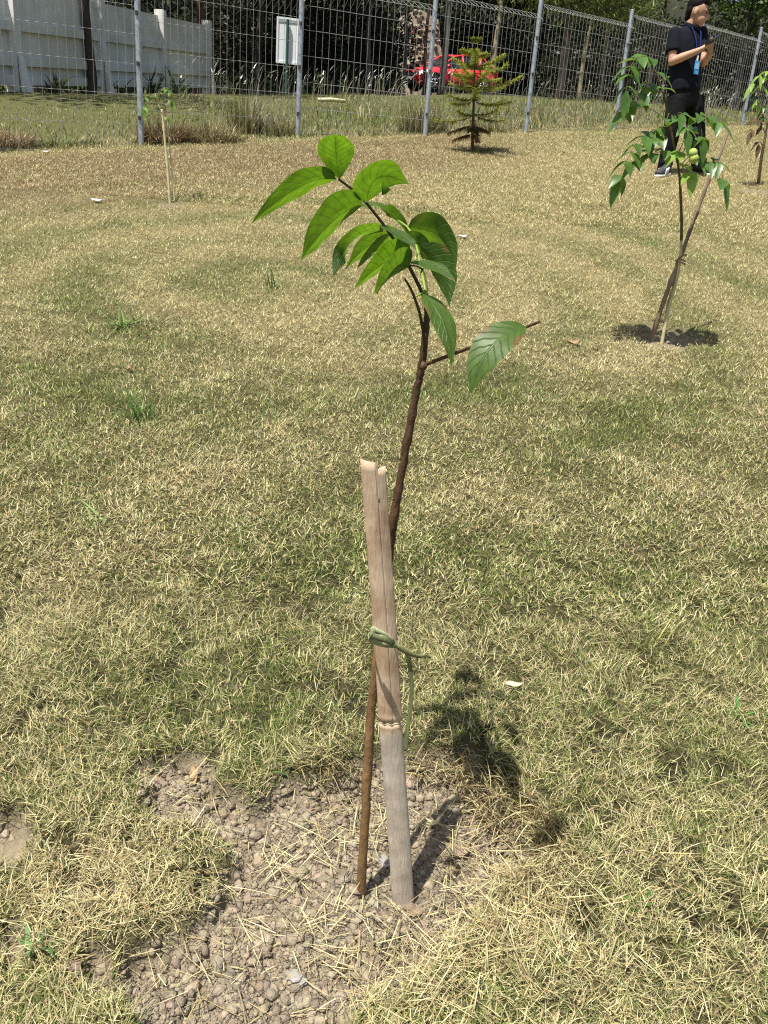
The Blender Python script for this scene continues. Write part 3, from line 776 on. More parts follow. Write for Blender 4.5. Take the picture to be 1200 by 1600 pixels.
# ------------------------------------------------------------------ the tie
def ribbon(mb, pts, w, wdir, twist=0.0, thick=.0006):
    pts = [np.asarray(p, float) for p in pts]; k = len(pts); n0 = len(mb.v)
    for i, p in enumerate(pts):
        t = nrm(pts[min(i+1, k-1)]-pts[max(i-1, 0)])
        d = np.asarray(wdir, float); d = nrm(d - t*(d@t)); e = np.cross(t, d)
        q = twist*i/(k-1); d2 = d*math.cos(q)+e*math.sin(q); e2 = np.cross(t, d2)
        ww = (w[i] if hasattr(w, '__len__') else w)/2
        for (a, b) in ((-1, -1), (0, -.3), (1, -1), (1, 1), (0, 1.7), (-1, 1)):
            mb.v.append(tuple(p+d2*ww*a+e2*thick*b))
    for i in range(k-1):
        for j in range(6):
            a = n0+i*6+j; b = n0+i*6+(j+1) % 6
            mb.f.append((a, b, b+6, a+6))
    mb.f.append(tuple(n0+j for j in reversed(range(6)))); mb.f.append(tuple(n0+(k-1)*6+j for j in range(6)))
def smooth_path(P, n=10):
    P = [np.asarray(p, float) for p in P]; out = []
    for i in range(len(P)-1):
        p0 = P[max(i-1, 0)]; p1 = P[i]; p2 = P[i+1]; p3 = P[min(i+2, len(P)-1)]
        for k in range(n):
            t = k/n
            out.append(.5*((2*p1)+(-p0+p2)*t+(2*p0-5*p1+4*p2-p3)*t*t+(-p0+3*p1-3*p2+p3)*t**3))
    out.append(P[-1]); return out
def crop6(x, y): return (540+x/6.669, 960+y/6.669)
def tie():
    root = thing('raffia_tie', 'olive strip of raffia knotted round the bamboo stake and the sapling', 'tie', at_y(*crop6(300, 280), .95))
    K = lambda x, y, d: at_y(*crop6(x, y), d)
    yf = .938
    loop = MB()      # band that wraps the stake and the stem behind it
    band = [K(498, 318, yf+.005), K(400, 312, yf-.004), K(300, 285, yf-.002), K(243, 262, yf+.006), K(236, 240, yf+.02), K(252, 215, yf+.045), K(330, 190, yf+.075), K(430, 200, yf+.078), K(485, 250, yf+.045), K(498, 300, yf+.012)]
    ribbon(loop, smooth_path(band, 8), .0085, s_ax, 0.2)
    loop.build('loop', M['tie_pale'], root, smooth=True)
    fold = MB()
    ribbon(fold, smooth_path([K(250, 255, yf+.004), K(262, 205, yf-.004), K(290, 160, yf-.008), K(335, 178, yf-.012), K(420, 220, yf-.014), K(480, 270, yf-.012), K(500, 308, yf-.006)], 8), [.003+.007*math.sin(math.pi*min(1, .15+i/60)) for i in range(49)], s_ax*.9+s_side*.3, .5)
    fold.build('fold', M['tie_pale'], root, smooth=True)
    fold2 = MB()
    ribbon(fold2, smooth_path([K(268, 226, yf-.006), K(340, 240, yf-.016), K(420, 262, yf-.018), K(500, 312, yf-.008)], 8), [.002+.008*math.sin(math.pi*(.1+.8*i/24)) for i in range(25)], s_ax, -.4)
    fold2.build('fold', M['tie'], root, smooth=True)
    MB().ball(K(502, 308, yf-.006), (.006, .005, .0055)).build('knot', M['tie'], root, smooth=True)
    end = MB()
    ribbon(end, smooth_path([K(505, 308, yf-.006), K(560, 345, yf-.01), K(640, 392, yf-.012), K(710, 425, yf-.012), K(780, 440, yf-.01), K(845, 425, yf-.006)], 8), [.009-.005*(i/40)**2 for i in range(41)], s_ax, .5)
    end.build('loose_end', M['tie'], root, smooth=True)
    t2 = MB()
    ribbon(t2, smooth_path([K(520, 315, yf-.004), K(600, 370, yf-.006), K(645, 415, yf-.006), K(662, 480, yf-.004), K(675, 600, yf), K(690, 720, yf), K(682, 900, yf), K(668, 1050, yf), K(645, 1180, yf+.0), K(640, 1260, yf+.0), K(620, 1400, yf+.004)], 8), [.0062+.0050*max(0, (i-58)/22) for i in range(81)], s_side, 1.1)
    t2.build('hanging_end', M['tie'], root, smooth=True)
    return root
tie()

# ------------------------------------------------------------------ stones, bigger clods and litter on the ground
def stone(name, label, cat, px, py, r, m='stone', flat=.7, group=None):
    P = hit(px, py); v, f = ico_protos(1, 2)[0]
    mb = MB(); mb.v = [tuple(q) for q in (v*[r*1.1, r*.9, r*flat] + P + [0, 0, r*.35])]; mb.f = [tuple(q) for q in f.tolist()]
    o = mb.build(name, M[m], None, loc=P)
    return tag(o, label, cat, group)
M['soil_lump'] = mat('soil_lump', (.27, .20, .14), .95, var=.2, scale=90, bump=.6, bscale=300)
stone('stone', 'grey stone lying between the sapling and the bamboo stake', 'stone', 601, 1350, .015)
stone('stone', 'rounded pale stone in the soil below and left of the sapling', 'stone', 459, 1527, .011)
stone('stone', 'small dark grey stone in the loose soil near the bottom edge', 'stone', 472, 1533, .009)
stone('soil_clod', 'large brown clod in the sunlit straw right of the stake', 'clod', 712, 1330, .017, 'soil_lump', .6)
stone('soil_clod', 'flat pale clod in the shadow below the turf edge', 'clod', 735, 1205, .018, 'soil_lump', .45)
stone('soil_clod', 'brown clod at the foot of the bamboo stake', 'clod', 645, 1425, .012, 'soil_lump', .7)
stone('soil_clod', 'lone brown clod in the dry grass at the lower left', 'clod', 112, 1515, .014, 'soil_lump', .8)
stone('soil_clod', 'round clod in the narrow bare strip at the left', 'clod', 245, 1222, .013, 'soil_lump', .7)
def scrap(name, label, cat, px, py, lpx, wpx, ang, m='litter', curl=.25):
    P = hit(px, py); d = depth_of(P); L = lpx*d/F_PX; W = wpx*d/F_PX; mb = MB(); nx, ny = 8, 4
    ca, sa = math.cos(ang), math.sin(ang); top = []
    for k in (0, 1):
        for i in range(nx+1):
            for j in range(ny+1):
                u = i/nx-.5; v = j/ny-.5; w = (1-(2*u)**4*.8)
                x = u*L; y = v*W*w; z = .014+curl*L*(u*u*1.5+v*v)+.002*math.sin(9*u+5*v) + .0008*k
                X, Y = P[0]+x*ca-y*sa, P[1]+x*sa+y*ca
                mb.v.append((X, Y, P[2]+z+.236*(Y-P[1])))
    s = (nx+1)*(ny+1)
    for i in range(nx):
        for j in range(ny):
            k = i*(ny+1)+j
            mb.f.append((k, k+ny+1, k+ny+2, k+1)); mb.f.append((s+k, s+k+1, s+k+ny+2, s+k+ny+1))
    for i in range(nx):
        for j in (0, ny):
            k = i*(ny+1)+j; mb.f.append((k, k+ny+1, s+k+ny+1, s+k) if j == ny else (k, s+k, s+k+ny+1, k+ny+1))
    for j in range(ny):
        for i in (0, nx):
            k = i*(ny+1)+j; mb.f.append((k, k+1, s+k+1, s+k) if i == 0 else (k, s+k, s+k+1, k+1))
    return tag(mb.build(name, M[m], None, smooth=True, loc=P), label, cat)
scrap('paper_scrap', 'white scrap of litter on the lawn left of the white cane', 'litter', 152, 317, 20, 10, .1)
scrap('paper_scrap', 'small white scrap in the brown grass near the left fence post', 'litter', 72, 240, 12, 9, .3)
scrap('paper_scrap', 'tiny white scrap on the lawn right of the crown leaves', 'litter', 722, 373, 14, 9, .2)
scrap('dead_leaf', 'pale curled dead leaf on the lawn left of the leaning stick', 'leaf', 894, 542, 22, 12, .15, 'dryleaf', .5)
scrap('dead_leaf', 'brown curled leaf lying on the lawn at the left', 'leaf', 202, 583, 14, 6, -.9, 'dryleaf', .6)
scrap('dead_leaf', 'small brown leaf on the pale lawn below the conifer', 'leaf', 882, 241, 9, 6, .2, 'dryleaf', .5)
scrap('dead_leaf', 'folded tan leaf in the bare strip of soil at the left', 'leaf', 303, 1222, 12, 34, .2, 'dryleaf', .5)
scrap('bark_flake', 'pale flat flake lying on the green lawn right of the shadow', 'flake', 800, 1078, 34, 9, .05, 'cane', .1)

# ------------------------------------------------------------------ weeds in the lawn
def weed(label, px, py, n, L, w, lo, hi, c, name='weed_tuft'):
    P = hit(px, py); parts = []
    x = rng.normal(P[0], L*.12, n); y = rng.normal(P[1], L*.12, n); z = gz(x, y)-.004
    cc = np.array(c)[None]*rng.uniform(.75, 1.3, (n, 1))*rng.uniform(.95, 1.05, (n, 3))
    V, Q, T, C = blades(x, y, z, rng.uniform(.5, 1.1, n)*L, rng.uniform(.7, 1.2, n)*w, rng.uniform(0, 6.28, n), rng.uniform(lo, hi, n), rng.uniform(.2, .9, n), cc, 4, roll=rng.uniform(-.3, .3, n))
    o = mesh_np(name, V-P, Q, T, M['grass'], colors=C); o.location = tuple(P)
    return tag(o, label, 'weed')
weed('broad bladed green weed at the lower left edge', 62, 1482, 16, .055, .007, .3, 1.2, (.10, .21, .06))
weed('small leafy green sprig in the grass at the lower right', 1000, 1412, 12, .035, .008, .2, 1.3, (.10, .24, .035))
weed('tuft of fresh green blades above the middle of the lawn left of the stake', 216, 655, 22, .13, .006, .1, .7, (.14, .24, .06))
weed('pale spreading grass weed on the lawn at the left', 150, 820, 20, .10, .005, .5, 1.3, (.26, .34, .12))
weed('thin upright yellow green blades right of the tie', 1015, 1010, 7, .11, .004, .1, .6, (.38, .40, .12))
weed('tiny green shoot standing in bare soil left of the stem', 452, 1200, 7, .04, .006, .1, .7, (.10, .26, .04))
weed('clump of green weed on the mown lawn at the upper left', 190, 510, 26, .13, .008, .5, 1.3, (.17, .27, .07))
weed('low green weed on the lawn by the right edge', 1150, 1120, 14, .05, .008, .6, 1.3, (.12, .25, .05))
weed('single tall pale blade pair in the lawn near the centre left', 377, 862, 3, .09, .003, .05, .4, (.40, .42, .20))
weed('dark green upright weed on the lawn below the left crown leaves', 425, 452, 18, .14, .006, .1, .6, (.13, .20, .06))

# ------------------------------------------------------------------ the other young trees on the lawn
def small_leaf(mb, p, d, n, L, w, fold=.25, droop=.35):
    """adds one curved leaflet (two by five facets) to a builder"""
    p = np.asarray(p, float); d = nrm(d); s = nrm(np.cross(n, d)); up = np.cross(d, s); k0 = len(mb.v)
    prof = [.08, .72, 1.0, .85, .5, .03]
    for i, q in enumerate(prof):
        t = i/5; c = p + d*L*t - np.array([0, 0, 1.0])*droop*L*t*t
        for u in (-1, 0, 1): mb.v.append(tuple(c + s*u*q*w/2 + up*abs(u)*q*w*fold/2))
    for i in range(5):
        for j in range(2):
            k = k0+i*3+j; mb.f.append((k, k+1, k+4, k+3))
def frond(root, pts, pairs, L, w, leafmat='leaf2', r=.002, splay=1.0, term=True, stalkmat='green_stem', up=(0, -.3, 1), dense=1.12):
    """a pinnate leaf: a stalk with leaflets left and right, each leaflet a part"""
    P = smooth_path(pts, 8)
    MB().tube(P, [r*(1-.6*i/(len(P)-1)) for i in range(len(P))], 6).build('leaf_stalk', M[stalkmat], root, smooth=True)
    n = len(P); pairs = int(round(pairs*dense))
    for k in range(pairs):
        t = .22+.72*k/max(1, pairs-1) if pairs > 1 else .8
        i = min(n-2, int(t*(n-1))); tg = nrm(P[i+1]-P[i]); nn = nrm(np.array(up)+rng.normal(0, .22, 3)); sd = nrm(np.cross(nn, tg))
        for sgn in (-1, 1):
            mb = MB(); d = nrm(tg*.55 + sd*sgn*splay + rng.normal(0, .16, 3))
            small_leaf(mb, P[i], d, nn, L*.82*random.uniform(.7, 1.15), w*random.uniform(.8, 1.15), droop=random.uniform(.25, .7))
            mb.build('leaf', M[leafmat], root, smooth=True)
    if term:
        mb = MB(); small_leaf(mb, P[-1], nrm(P[-1]-P[-4]), np.array(up, float), L, w, droop=.4); mb.build('leaf', M[leafmat], root, smooth=True)
C5 = {}
def c5(x, y, d): return at_y(930+x/3.078, 60+y/3.078, C5['y']+(d-C5['d']))

def right_sapling():
    B = hit(1034, 537); D = depth_of(B); C5['y'] = B[1]; C5['d'] = D
    t = thing('sapling', 'leafy young tree with drooping compound leaves tied to a leaning brown stick', 'sapling', B)
    P = [B-[0, 0, .03]] + [c5(x, y, D-.02*i) for i, (x, y) in enumerate([(350, 1310), (400, 1120), (415, 940), (410, 740), (400, 620), (365, 450), (330, 270), (285, 150)])]
    S = smooth_path(P, 6); n = len(S)
    k = int(n*.36)
    MB().tube(S[:k+1], [.009-.003*i/k for i in range(k+1)], 8).build('lower_stem', M['cane'], t, smooth=True)
    MB().tube(S[k:], [.0072-.0042*i/(n-k) for i in range(n-k)], 8).build('stem', M['green_stem'], t, smooth=True)
    F = lambda *q: [c5(x, y, D-.16+dd) for (x, y, dd) in q]
    frond(t, F((288, 155, 0), (262, 95, -.02), (205, 95, -.05), (165, 150, -.08), (150, 250, -.1)), 6, .085, .042)
    frond(t, F((330, 270, .02), (270, 215, .0), (215, 270, -.03), (135, 350, -.06)), 5, .085, .045)
    frond(t, F((325, 260, .0), (330, 210, .06), (335, 190, .1)), 2, .07, .04)
    frond(t, F((350, 400, .0), (300, 360, -.02), (250, 330, -.06)), 2, .07, .04)
    frond(t, F((365, 450, .05), (320, 380, .03), (295, 440, .0)), 2, .08, .045)
    frond(t, F((355, 360, .02), (300, 480, -.02), (230, 470, -.06), (165, 560, -.1), (115, 680, -.12)), 7, .085, .048)
    frond(t, F((375, 560, .0), (310, 530, -.02), (240, 560, -.05), (200, 590, -.06)), 3, .08, .045)
    frond(t, F((365, 450, .02), (400, 360, .0), (430, 380, -.02), (440, 440, -.04)), 3, .08, .045)
    frond(t, F((395, 560, .06), (480, 390, .03), (540, 375, .0), (600, 410, -.02)), 4, .085, .046)
    frond(t, F((480, 385, .03), (505, 400, .0), (515, 480, -.02)), 2, .08, .044)
    frond(t, F((400, 620, .05), (470, 560, .02), (540, 600, .0), (590, 590, -.03), (620, 700, -.05)), 5, .085, .045)
    frond(t, F((400, 600, .02), (430, 530, .0), (400, 545, -.02)), 2, .075, .05, 'leaf_pale')
    frond(t, F((405, 640, .02), (455, 590, .0), (462, 650, -.02)), 2, .075, .05, 'leaf_pale')
    frond(t, F((395, 560, .02), (340, 540, .0), (270, 560, -.02)), 2, .075, .045)
    for (x, y, r) in [(470, 552, .020), (474, 578, .021)]:
        MB().ball(c5(x, y, D-.22), r).build('fruit', M['fruit'], t, smooth=True)
    # the stick it is tied to
    B2 = hit(1016, 532); Q = [B2-[0, 0, .04]] + [c5(x, y, d) for (x, y, d) in [(318, 1300, D-.01), (388, 1110, D-.01), (430, 998, D), (494, 822, D+.01), (545, 690, D+.02), (600, 560, D+.03), (645, 435, D+.05)]]
    st = thing('leaning_stick', 'leaning brown wooden stick propping the young tree on the right', 'stick', B2)
    SQ = smooth_path(Q, 6); m = len(SQ)
    rr = [.0120-.0065*i/m + .0012*math.sin(i*1.9) + (.004 if i in (10, 23) else 0) for i in range(m)]
    MB().tube(SQ, rr, 9).build('shaft', M['stick'], st, smooth=True)
    tw = MB(); tw.tube([c5(400, 1060, D-.05), c5(420, 1045, D-.055), c5(438, 1040, D-.04)], .004, 6); tw.build('twig_stub', M['stick'], st, smooth=True)
    tr = thing('string_tie', 'thin brown string binding the young tree to the leaning stick', 'string', c5(410, 1065, D-.04))
    for kk in range(2):
        pp = []
        for j in range(15):
            a = 2*math.pi*j/14; pp.append(c5(410, 1068+kk*14, D-.025) + np.array([.022*math.cos(a), .025*math.sin(a), .004*math.sin(2*a)]))
        MB().tube(pp, .0022, 5).build('coil', M['stick'], tr, smooth=True)
    # second thin cane
    B3 = hit(1036, 533); cn = thing('thin_cane', 'thin pale cane leaning beside the brown stick on the right', 'cane', B3)
    MB().tube(smooth_path([B3-[0, 0, .03], c5(345, 1290, D+.01), c5(372, 1200, D), c5(402, 1105, D-.01)], 5), .004, 7).build('shaft', M['cane'], cn, smooth=True)
right_sapling()

def left_sapling():
    B = hit(266, 316); D = 0
    AT = lambda x, y, d: at_y(x, y, B[1]+d)
    cn = thing('white_cane', 'pale jointed cane standing upright on the lawn at the upper left', 'cane', B)
    P = smooth_path([B-[0, 0, .03], AT(262.5, 270, D), AT(258, 222, D), AT(255, 190, D), AT(253, 171, D)], 6)
    MB().tube(P, [.0100-.003*i/len(P) + (.003 if i in (8, 16) else 0) for i in range(len(P))], 9).build('shaft', M['cane'], cn, smooth=True)
    t = thing('sapling', 'tiny young tree with two leaf tufts on top of the white cane at the left', 'sapling', B+[.03, .02, 0])
    S = smooth_path([B+[.03, .02, -.02], AT(267, 250, D+.03), AT(260, 195, D+.03), AT(246, 160, D+.02), AT(243, 146, D+.02)], 6)
    MB().tube(S, [.006-.004*i/len(S) for i in range(len(S))], 7).build('stem', M['cane'], t, smooth=True)
    def f(*q): return [AT(x, y, D+d) for (x, y, d) in q]
    frond(t, f((246, 158, 0), (236, 148, -.03), (225, 158, -.05), (224, 170, -.06)), 3, .06, .026, 'leaf_soft')
    frond(t, f((246, 158, 0), (255, 140, .0), (266, 146, -.03), (269, 158, -.05)), 4, .06, .026, 'leaf_soft')
    frond(t, f((246, 158, 0), (248, 142, .05), (256, 138, .08)), 2, .055, .025, 'leaf_soft')
    frond(t, f((250, 175, 0), (258, 178, -.03), (263, 186, -.04)), 1, .05, .024, 'leaf_soft')
    frond(t, f((246, 158, 0), (236, 155, .05), (228, 165, .1)), 2, .055, .025, 'leaf_soft')
left_sapling()

def edge_sapling():
    B = hit(1186, 291); D = 0
    AT = lambda x, y, d: at_y(x, y, B[1]+d)
    t = thing('sapling', 'half withered young tree cut off by the right edge of the picture', 'sapling', B)
    S = smooth_path([B-[0, 0, .03], AT(1190, 250, D), AT(1196, 215, D), AT(1203, 165, D), AT(1208, 110, D)], 6)
    MB().tube(S, [.012-.006*i/len(S) for i in range(len(S))], 8).build('stem', M['green_stem'], t, smooth=True)
    def f(*q): return [AT(x, y, D-.1+d) for (x, y, d) in q]
    frond(t, f((1208, 112, 0), (1196, 112, -.02), (1184, 122, -.04), (1176, 132, -.05)), 3, .13, .045, 'leaf_pale', splay=.5)
    frond(t, f((1208, 120, 0), (1194, 124, 0), (1186, 140, 0), (1184, 158, 0)), 3, .12, .045, 'leaf_pale', splay=.5)
    frond(t, f((1206, 110, 0), (1215, 100, 0), (1230, 110, 0), (1240, 130, 0)), 4, .12, .045, 'leaf_pale', splay=.6)
    frond(t, f((1200, 190, 0), (1188, 178, 0), (1180, 190, -.02), (1174, 205, -.03)), 3, .10, .05, 'leaf_dry', splay=.5)
    frond(t, f((1199, 195, 0), (1192, 190, 0), (1190, 205, 0), (1186, 225, 0)), 3, .11, .05, 'leaf_dry', splay=.6)
    frond(t, f((1203, 170, 0), (1196, 165, 0), (1192, 180, 0)), 3, .10, .045, 'leaf2', splay=.6)
    B2 = hit(1184, 290); st = thing('thin_stick', 'thin brown stick supporting the withered young tree at the right edge', 'stick', B2)
    MB().tube([B2-[0, 0, .03], AT(1189, 245, D-.05), AT(1198, 200, D-.05), AT(1206, 150, D-.05)], [.012, .011, .010, .009], 8).build('shaft', M['stick'], st, smooth=True)
edge_sapling()

M['needle'] = mat('conifer_needles', rough=.5, spec=.3, attr=True, trans=.3)
def conifer():
    B = hit(738, 238); D = depth_of(B); px = D/F_PX
    t = thing('young_conifer', 'young tiered conifer with flat feathery branches in front of the fence', 'conifer', B)
    top = at_y(743, 62, B[1]); H = top[2]-B[2]; ax = nrm(top-B)
    MB().tube([B-[0, 0, .03], B+ax*H*.3, B+ax*H*.6, B+ax*H*.95], [.020, .016, .011, .004], 9).build('trunk', M['bark_red'], t, smooth=True)
    # height fraction, number, branch length, rise of the tip, colour
    tiers = [(.17, 3, .20, -.25, 'dead'), (.23, 4, .27, -.30, 'low'), (.34, 5, .56, .0, 'mid'), (.47, 5, .58, .12, 'mid'), (.60, 6, .54, .20, 'new'), (.70, 5, .44, .12, 'new'), (.78, 5, .33, .30, 'new'), (.87, 5, .20, .30, 'new'), (.985, 6, .05, .6, 'tip')]
    for ti, (h, n, L, rise, kind) in enumerate(tiers):
        a0 = random.uniform(0, 6.28)
        for k in range(n):
            a = a0+2*math.pi*k/n+random.uniform(-.2, .2); LL = L*random.uniform(.5, 1.2); rise0 = rise; rise = rise0+random.uniform(-.14, .14)
            d = np.array([math.cos(a), math.sin(a), 0]); o = B+ax*H*(h+random.uniform(-.012, .012))
            P = []; m = 12
            for i in range(m+1):
                s = i/m; P.append(o + d*LL*s + np.array([0, 0, 1.0])*(LL*(rise*s - .35*s*(1-s)*(1 if rise > -.2 else -.6))))
            br = MB().tube(P, [.0055*(1-.7*i/m) for i in range(m+1)], 5).build('branch', M['bark_red' if kind in ('dead', 'low') else 'petiole'], t, smooth=True)
            # branchlets with needles, each a narrow upswept blade
            xs, ys, zs, LLn, az, ti_, cs = [], [], [], [], [], [], []
            base = {'dead': (.26, .15, .075), 'low': (.11, .13, .035), 'mid': (.27, .30, .06), 'new': (.37, .40, .08), 'tip': (.36, .40, .08)}[kind]
            if kind == 'low' and k % 2: base = (.21, .14, .06)
            for i in range(1, 40):
                s = .12+.88*i/40 if kind != 'tip' else .3+.7*i/40
                j = min(m-1, int(s*m)); p = P[j]+(P[j+1]-P[j])*(s*m-j)
                for sg in (-1, 1):
                    for rep in range(3 if kind not in ('dead', 'low') else 2):
                        xs.append(p[0]); ys.append(p[1]); zs.append(p[2])
                        LLn.append((.085*(1-.55*abs(s-.45))*random.uniform(.6, 1.2)) if L > .1 else .03)
                        az.append(a+sg*random.uniform(.7, 1.35)); ti_.append(random.uniform(1.3, 2.1) if kind not in ('dead', 'low') else random.uniform(1.6, 2.7))
                        cs.append(np.array(base)*random.uniform(.7, 1.3)*(1.0+.5*max(0, s-.6)))
            nn = len(xs)
            V, Q, T, C = blades(np.array(xs), np.array(ys), np.array(zs), np.array(LLn), np.full(nn, .0095), np.array(az), np.array(ti_), rng.uniform(-.5, .2, nn), np.array(cs), 2, roll=rng.uniform(-1.2, 1.2, nn))
            mesh_np('needles', V, Q, T, M['needle'], colors=C, parent=br); rise = rise0
conifer()

# ------------------------------------------------------------------ grass clumps along the fence
def clump(label, px, py, wpx, n, L, w, pal, lean=.5, name='grass_clump', deep=.5, cat='grass clump'):
    P = hit(px, py); D = depth_of(P); r = wpx*D/F_PX/2
    a = rng.uniform(0, 6.28, n); q = np.sqrt(rng.random(n))
    u = q*np.cos(a)*r; v = q*np.sin(a)*r*deep
    x = P[0]+u*_fd[0]+v*_fn[0]; y = P[1]+u*_fd[1]+v*_fn[1]
    z = gz(x, y)-.01
    az = np.where(rng.random(n) < .6, np.arctan2(y-P[1], x-P[0])+rng.normal(0, .6, n), rng.uniform(0, 6.28, n))
    V, Q, T, C = blades(x, y, z, rng.uniform(.4, 1.15, n)*L*(1.05-.4*q), rng.uniform(.6, 1.3, n)*w, az, np.abs(rng.normal(0, lean*.6, n)), rng.uniform(.1, 1.2, n)*lean*2, pick(np.array(pal), n), 3)
    o = mesh_np(name, V-P, Q, T, M['grass'], colors=C); o.location = tuple(P)
    return tag(o, label, cat, 'tall grass clumps along the fence')
TAN = [(.46, .37, .22), (.40, .30, .18), (.33, .24, .14), (.27, .19, .11), (.22, .17, .08)]
OLV = [(.20, .21, .075), (.30, .28, .12), (.14, .16, .05), (.40, .35, .19), (.46, .40, .24)]
clump('brown dry grass clump beside the left fence post', 262, 222, 90, 1500, .34, .009, TAN, .8)
clump('brown green grass clump right of the dry clump by the fence', 335, 222, 90, 1100, .30, .009, TAN+OLV, .8)
clump('tall green grass clump at the fence with arching blades', 385, 208, 60, 620, .52, .009, OLV, .35)
clump('dark dry grass mound at the left edge of the picture', -8, 232, 130, 1500, .28, .009, TAN, .9)
clump('thin green grass clump against the second fence post', 440, 212, 60, 380, .36, .008, OLV, .4)
clump('tall tangled grass clump at the fence post left of the conifer', 660, 206, 90, 900, .46, .009, OLV, .5)
clump('green grass clump at the fence behind the conifer', 770, 206, 80, 420, .24, .008, OLV, .5)
clump('low dark green grass tuft at the foot of the young conifer', 752, 238, 60, 260, .13, .007, OLV[:3], .8)
clump('low green weeds at the fence in the left bay', 90, 228, 140, 700, .16, .008, [(.10, .15, .04), (.18, .20, .07), (.3, .27, .12)], .9)

def tall_grass():
    parts = []
    n = 70000
    v = rng.random(n)**1.4*11.0 + .05
    u = rng.uniform(-1.5, 20, n)
    x = FENCE_A[0]+_fd[0]*u+_fn[0]*v; y = FENCE_A[1]+_fd[1]*u+_fn[1]*v
    yc = np.interp(x, CREST_X, CREST_Y)
    k = (y < yc+2.5) & (np.abs(x) < .62*y+.6)
    x, y, v = x[k], y[k], v[k]; n = len(x)
    f = fbm(x, y, .9, 101)
    L = (.06+.24*f*sstep(.56, .74, f)+.04*rng.random(n))*rng.uniform(.5, 1.3, n)*np.interp(x, [-6, -3, 0], [.45, .7, .9])*(1-.55*sstep(3, 6, v))*(1-.5*sstep(-1.5, -.5, x)*(1-sstep(4, 5, x))*sstep(4, 6, v))
    dr = fbm(x, y, 1.5, 103)
    isd = rng.random(n) < np.clip(.25+.9*(dr-.35), .1, .75)
    c = np.where(isd[:, None], pick(np.array([(.42, .35, .19), (.50, .42, .24), (.34, .27, .14)]), n), pick(np.array([(.16, .21, .055), (.21, .25, .075), (.24, .27, .09), (.13, .17, .05)]), n))
    parts.append(blades(x, y, gz(x, y)-.01, L, rng.uniform(.006, .012, n), rng.uniform(0, 6.28, n), np.abs(rng.normal(0, .45, n)), rng.uniform(0, .9, n), c, 2))
    # pale seed heads standing over the crest
    n = 520
    x = rng.uniform(-4, 12, n); x = x[~((x > -.2) & (x < 4.2) & (rng.random(n) < .8))]; n = len(x); yc = np.interp(x, CREST_X, CREST_Y); y = yc+rng.normal(-.5, 1.4, n)
    L = rng.uniform(.3, .6, n)
    az = rng.normal(.3, .7, n); tl = np.abs(rng.normal(.1, .15, n)); bd = rng.uniform(.1, .7, n)
    c = pick(np.array([(.40, .37, .24), (.50, .46, .33), (.30, .30, .15)]), n)
    parts.append(blades(x, y, gz(x, y), L, np.full(n, .006), az, tl, bd, c, 3))
    m_ = tl+bd*.5
    hx = x+np.cos(az)*np.sin(m_)*L*.9; hy = y+np.sin(az)*np.sin(m_)*L*.9; hz = gz(x, y)+np.cos(m_)*L*.93
    sel = rng.random(n) < .7
    k = sel.sum()
    parts.append(blades(hx[sel], hy[sel], hz[sel], rng.uniform(.08, .16, k), rng.uniform(.012, .022, k), az[sel], (tl+bd)[sel]+.1, np.full(k, .5), pick(np.array([(.62, .58, .48), (.70, .66, .58)]), k), 2))
    V, Q, T, C = join(parts)
    o = mesh_np('tall_grass', V, Q, T, M['grass'], colors=C)
    tag(o, 'rough unmown grass with pale seed heads behind the fence', 'grass', kind='stuff')
tall_grass()

# ------------------------------------------------------------------ the wire fence
def fence():
    base_px = [(221, 226), (465, 214), (664, 212)]
    P = [hit(*p) for p in base_px]
    R = [np.array([1.64, 12.41]), np.array([3.27, 13.93]), np.array([4.87, 15.44]), np.array([6.465, 16.957]), np.array([8.07, 18.47]), np.array([9.7, 20.0])]
    P += [np.array([r[0], r[1], gz1(*r)]) for r in R]
    d0 = P[1]-P[0]; p0 = P[0]-d0*1.0; P.insert(0, np.array([p0[0], p0[1], gz1(p0[0], p0[1])]))
    HP = 1.68
    root = thing('wire_fence', 'galvanised wire mesh fence on steel posts climbing to the right', 'fence', P[0])
    for i, p in enumerate(P):
        post = MB(); post.tube([p-[0, 0, .1], p+[0, 0, HP]], .031, 12); o = post.build('post', M['galv'], root, smooth=False)
        MB().ball(p+[0, 0, HP], (.034, .034, .012), nu=12, nv=6).build('cap', M['galv'], o, smooth=True)
        for hz in (.25, .75, 1.2):
            MB().box(p+[0, -.034, hz], (.03, .02, .035)).build('clip', M['bark_dark'], o)
    for i in range(len(P)-1):
        a, b = P[i], P[i+1]; h = (b-a).copy(); h[2] = 0; Lh = np.linalg.norm(h); u = h/Lh; nn = np.array([u[1], -u[0], 0])     # nn points to the camera side
        za, zb = a[2]+.04, b[2]-.10                                       # each panel climbs less than the ground does
        def pt(s, z, o=0): return a*0 + np.array([a[0], a[1], 0]) + u*(.04+s*(Lh-.08)) + np.array([0, 0, za+(zb-za)*s+z]) + nn*(o-.036)
        w = MB(); nW = int(round((Lh)/.09)); r = .0022; HB = 1.40
        for k in range(nW+1):
            s = k/nW
            w.tube([pt(s, .0), pt(s, HB), pt(s, HB+.20), pt(s, HB+.11, .15), pt(s, HB+.005, .004)], r, 4)
        for z, o in [(.03, 0), (.29, 0), (.57, 0), (.85, 0), (1.12, 0), (HB-.03, 0), (HB+.20, 0), (HB+.11, .15)]:
            w.tube([pt(0, z, o-.004), pt(1, z, o-.004)], r*1.1, 4)
        w.build('wire_panel', M['wire'], root)
    return P
FP = fence()

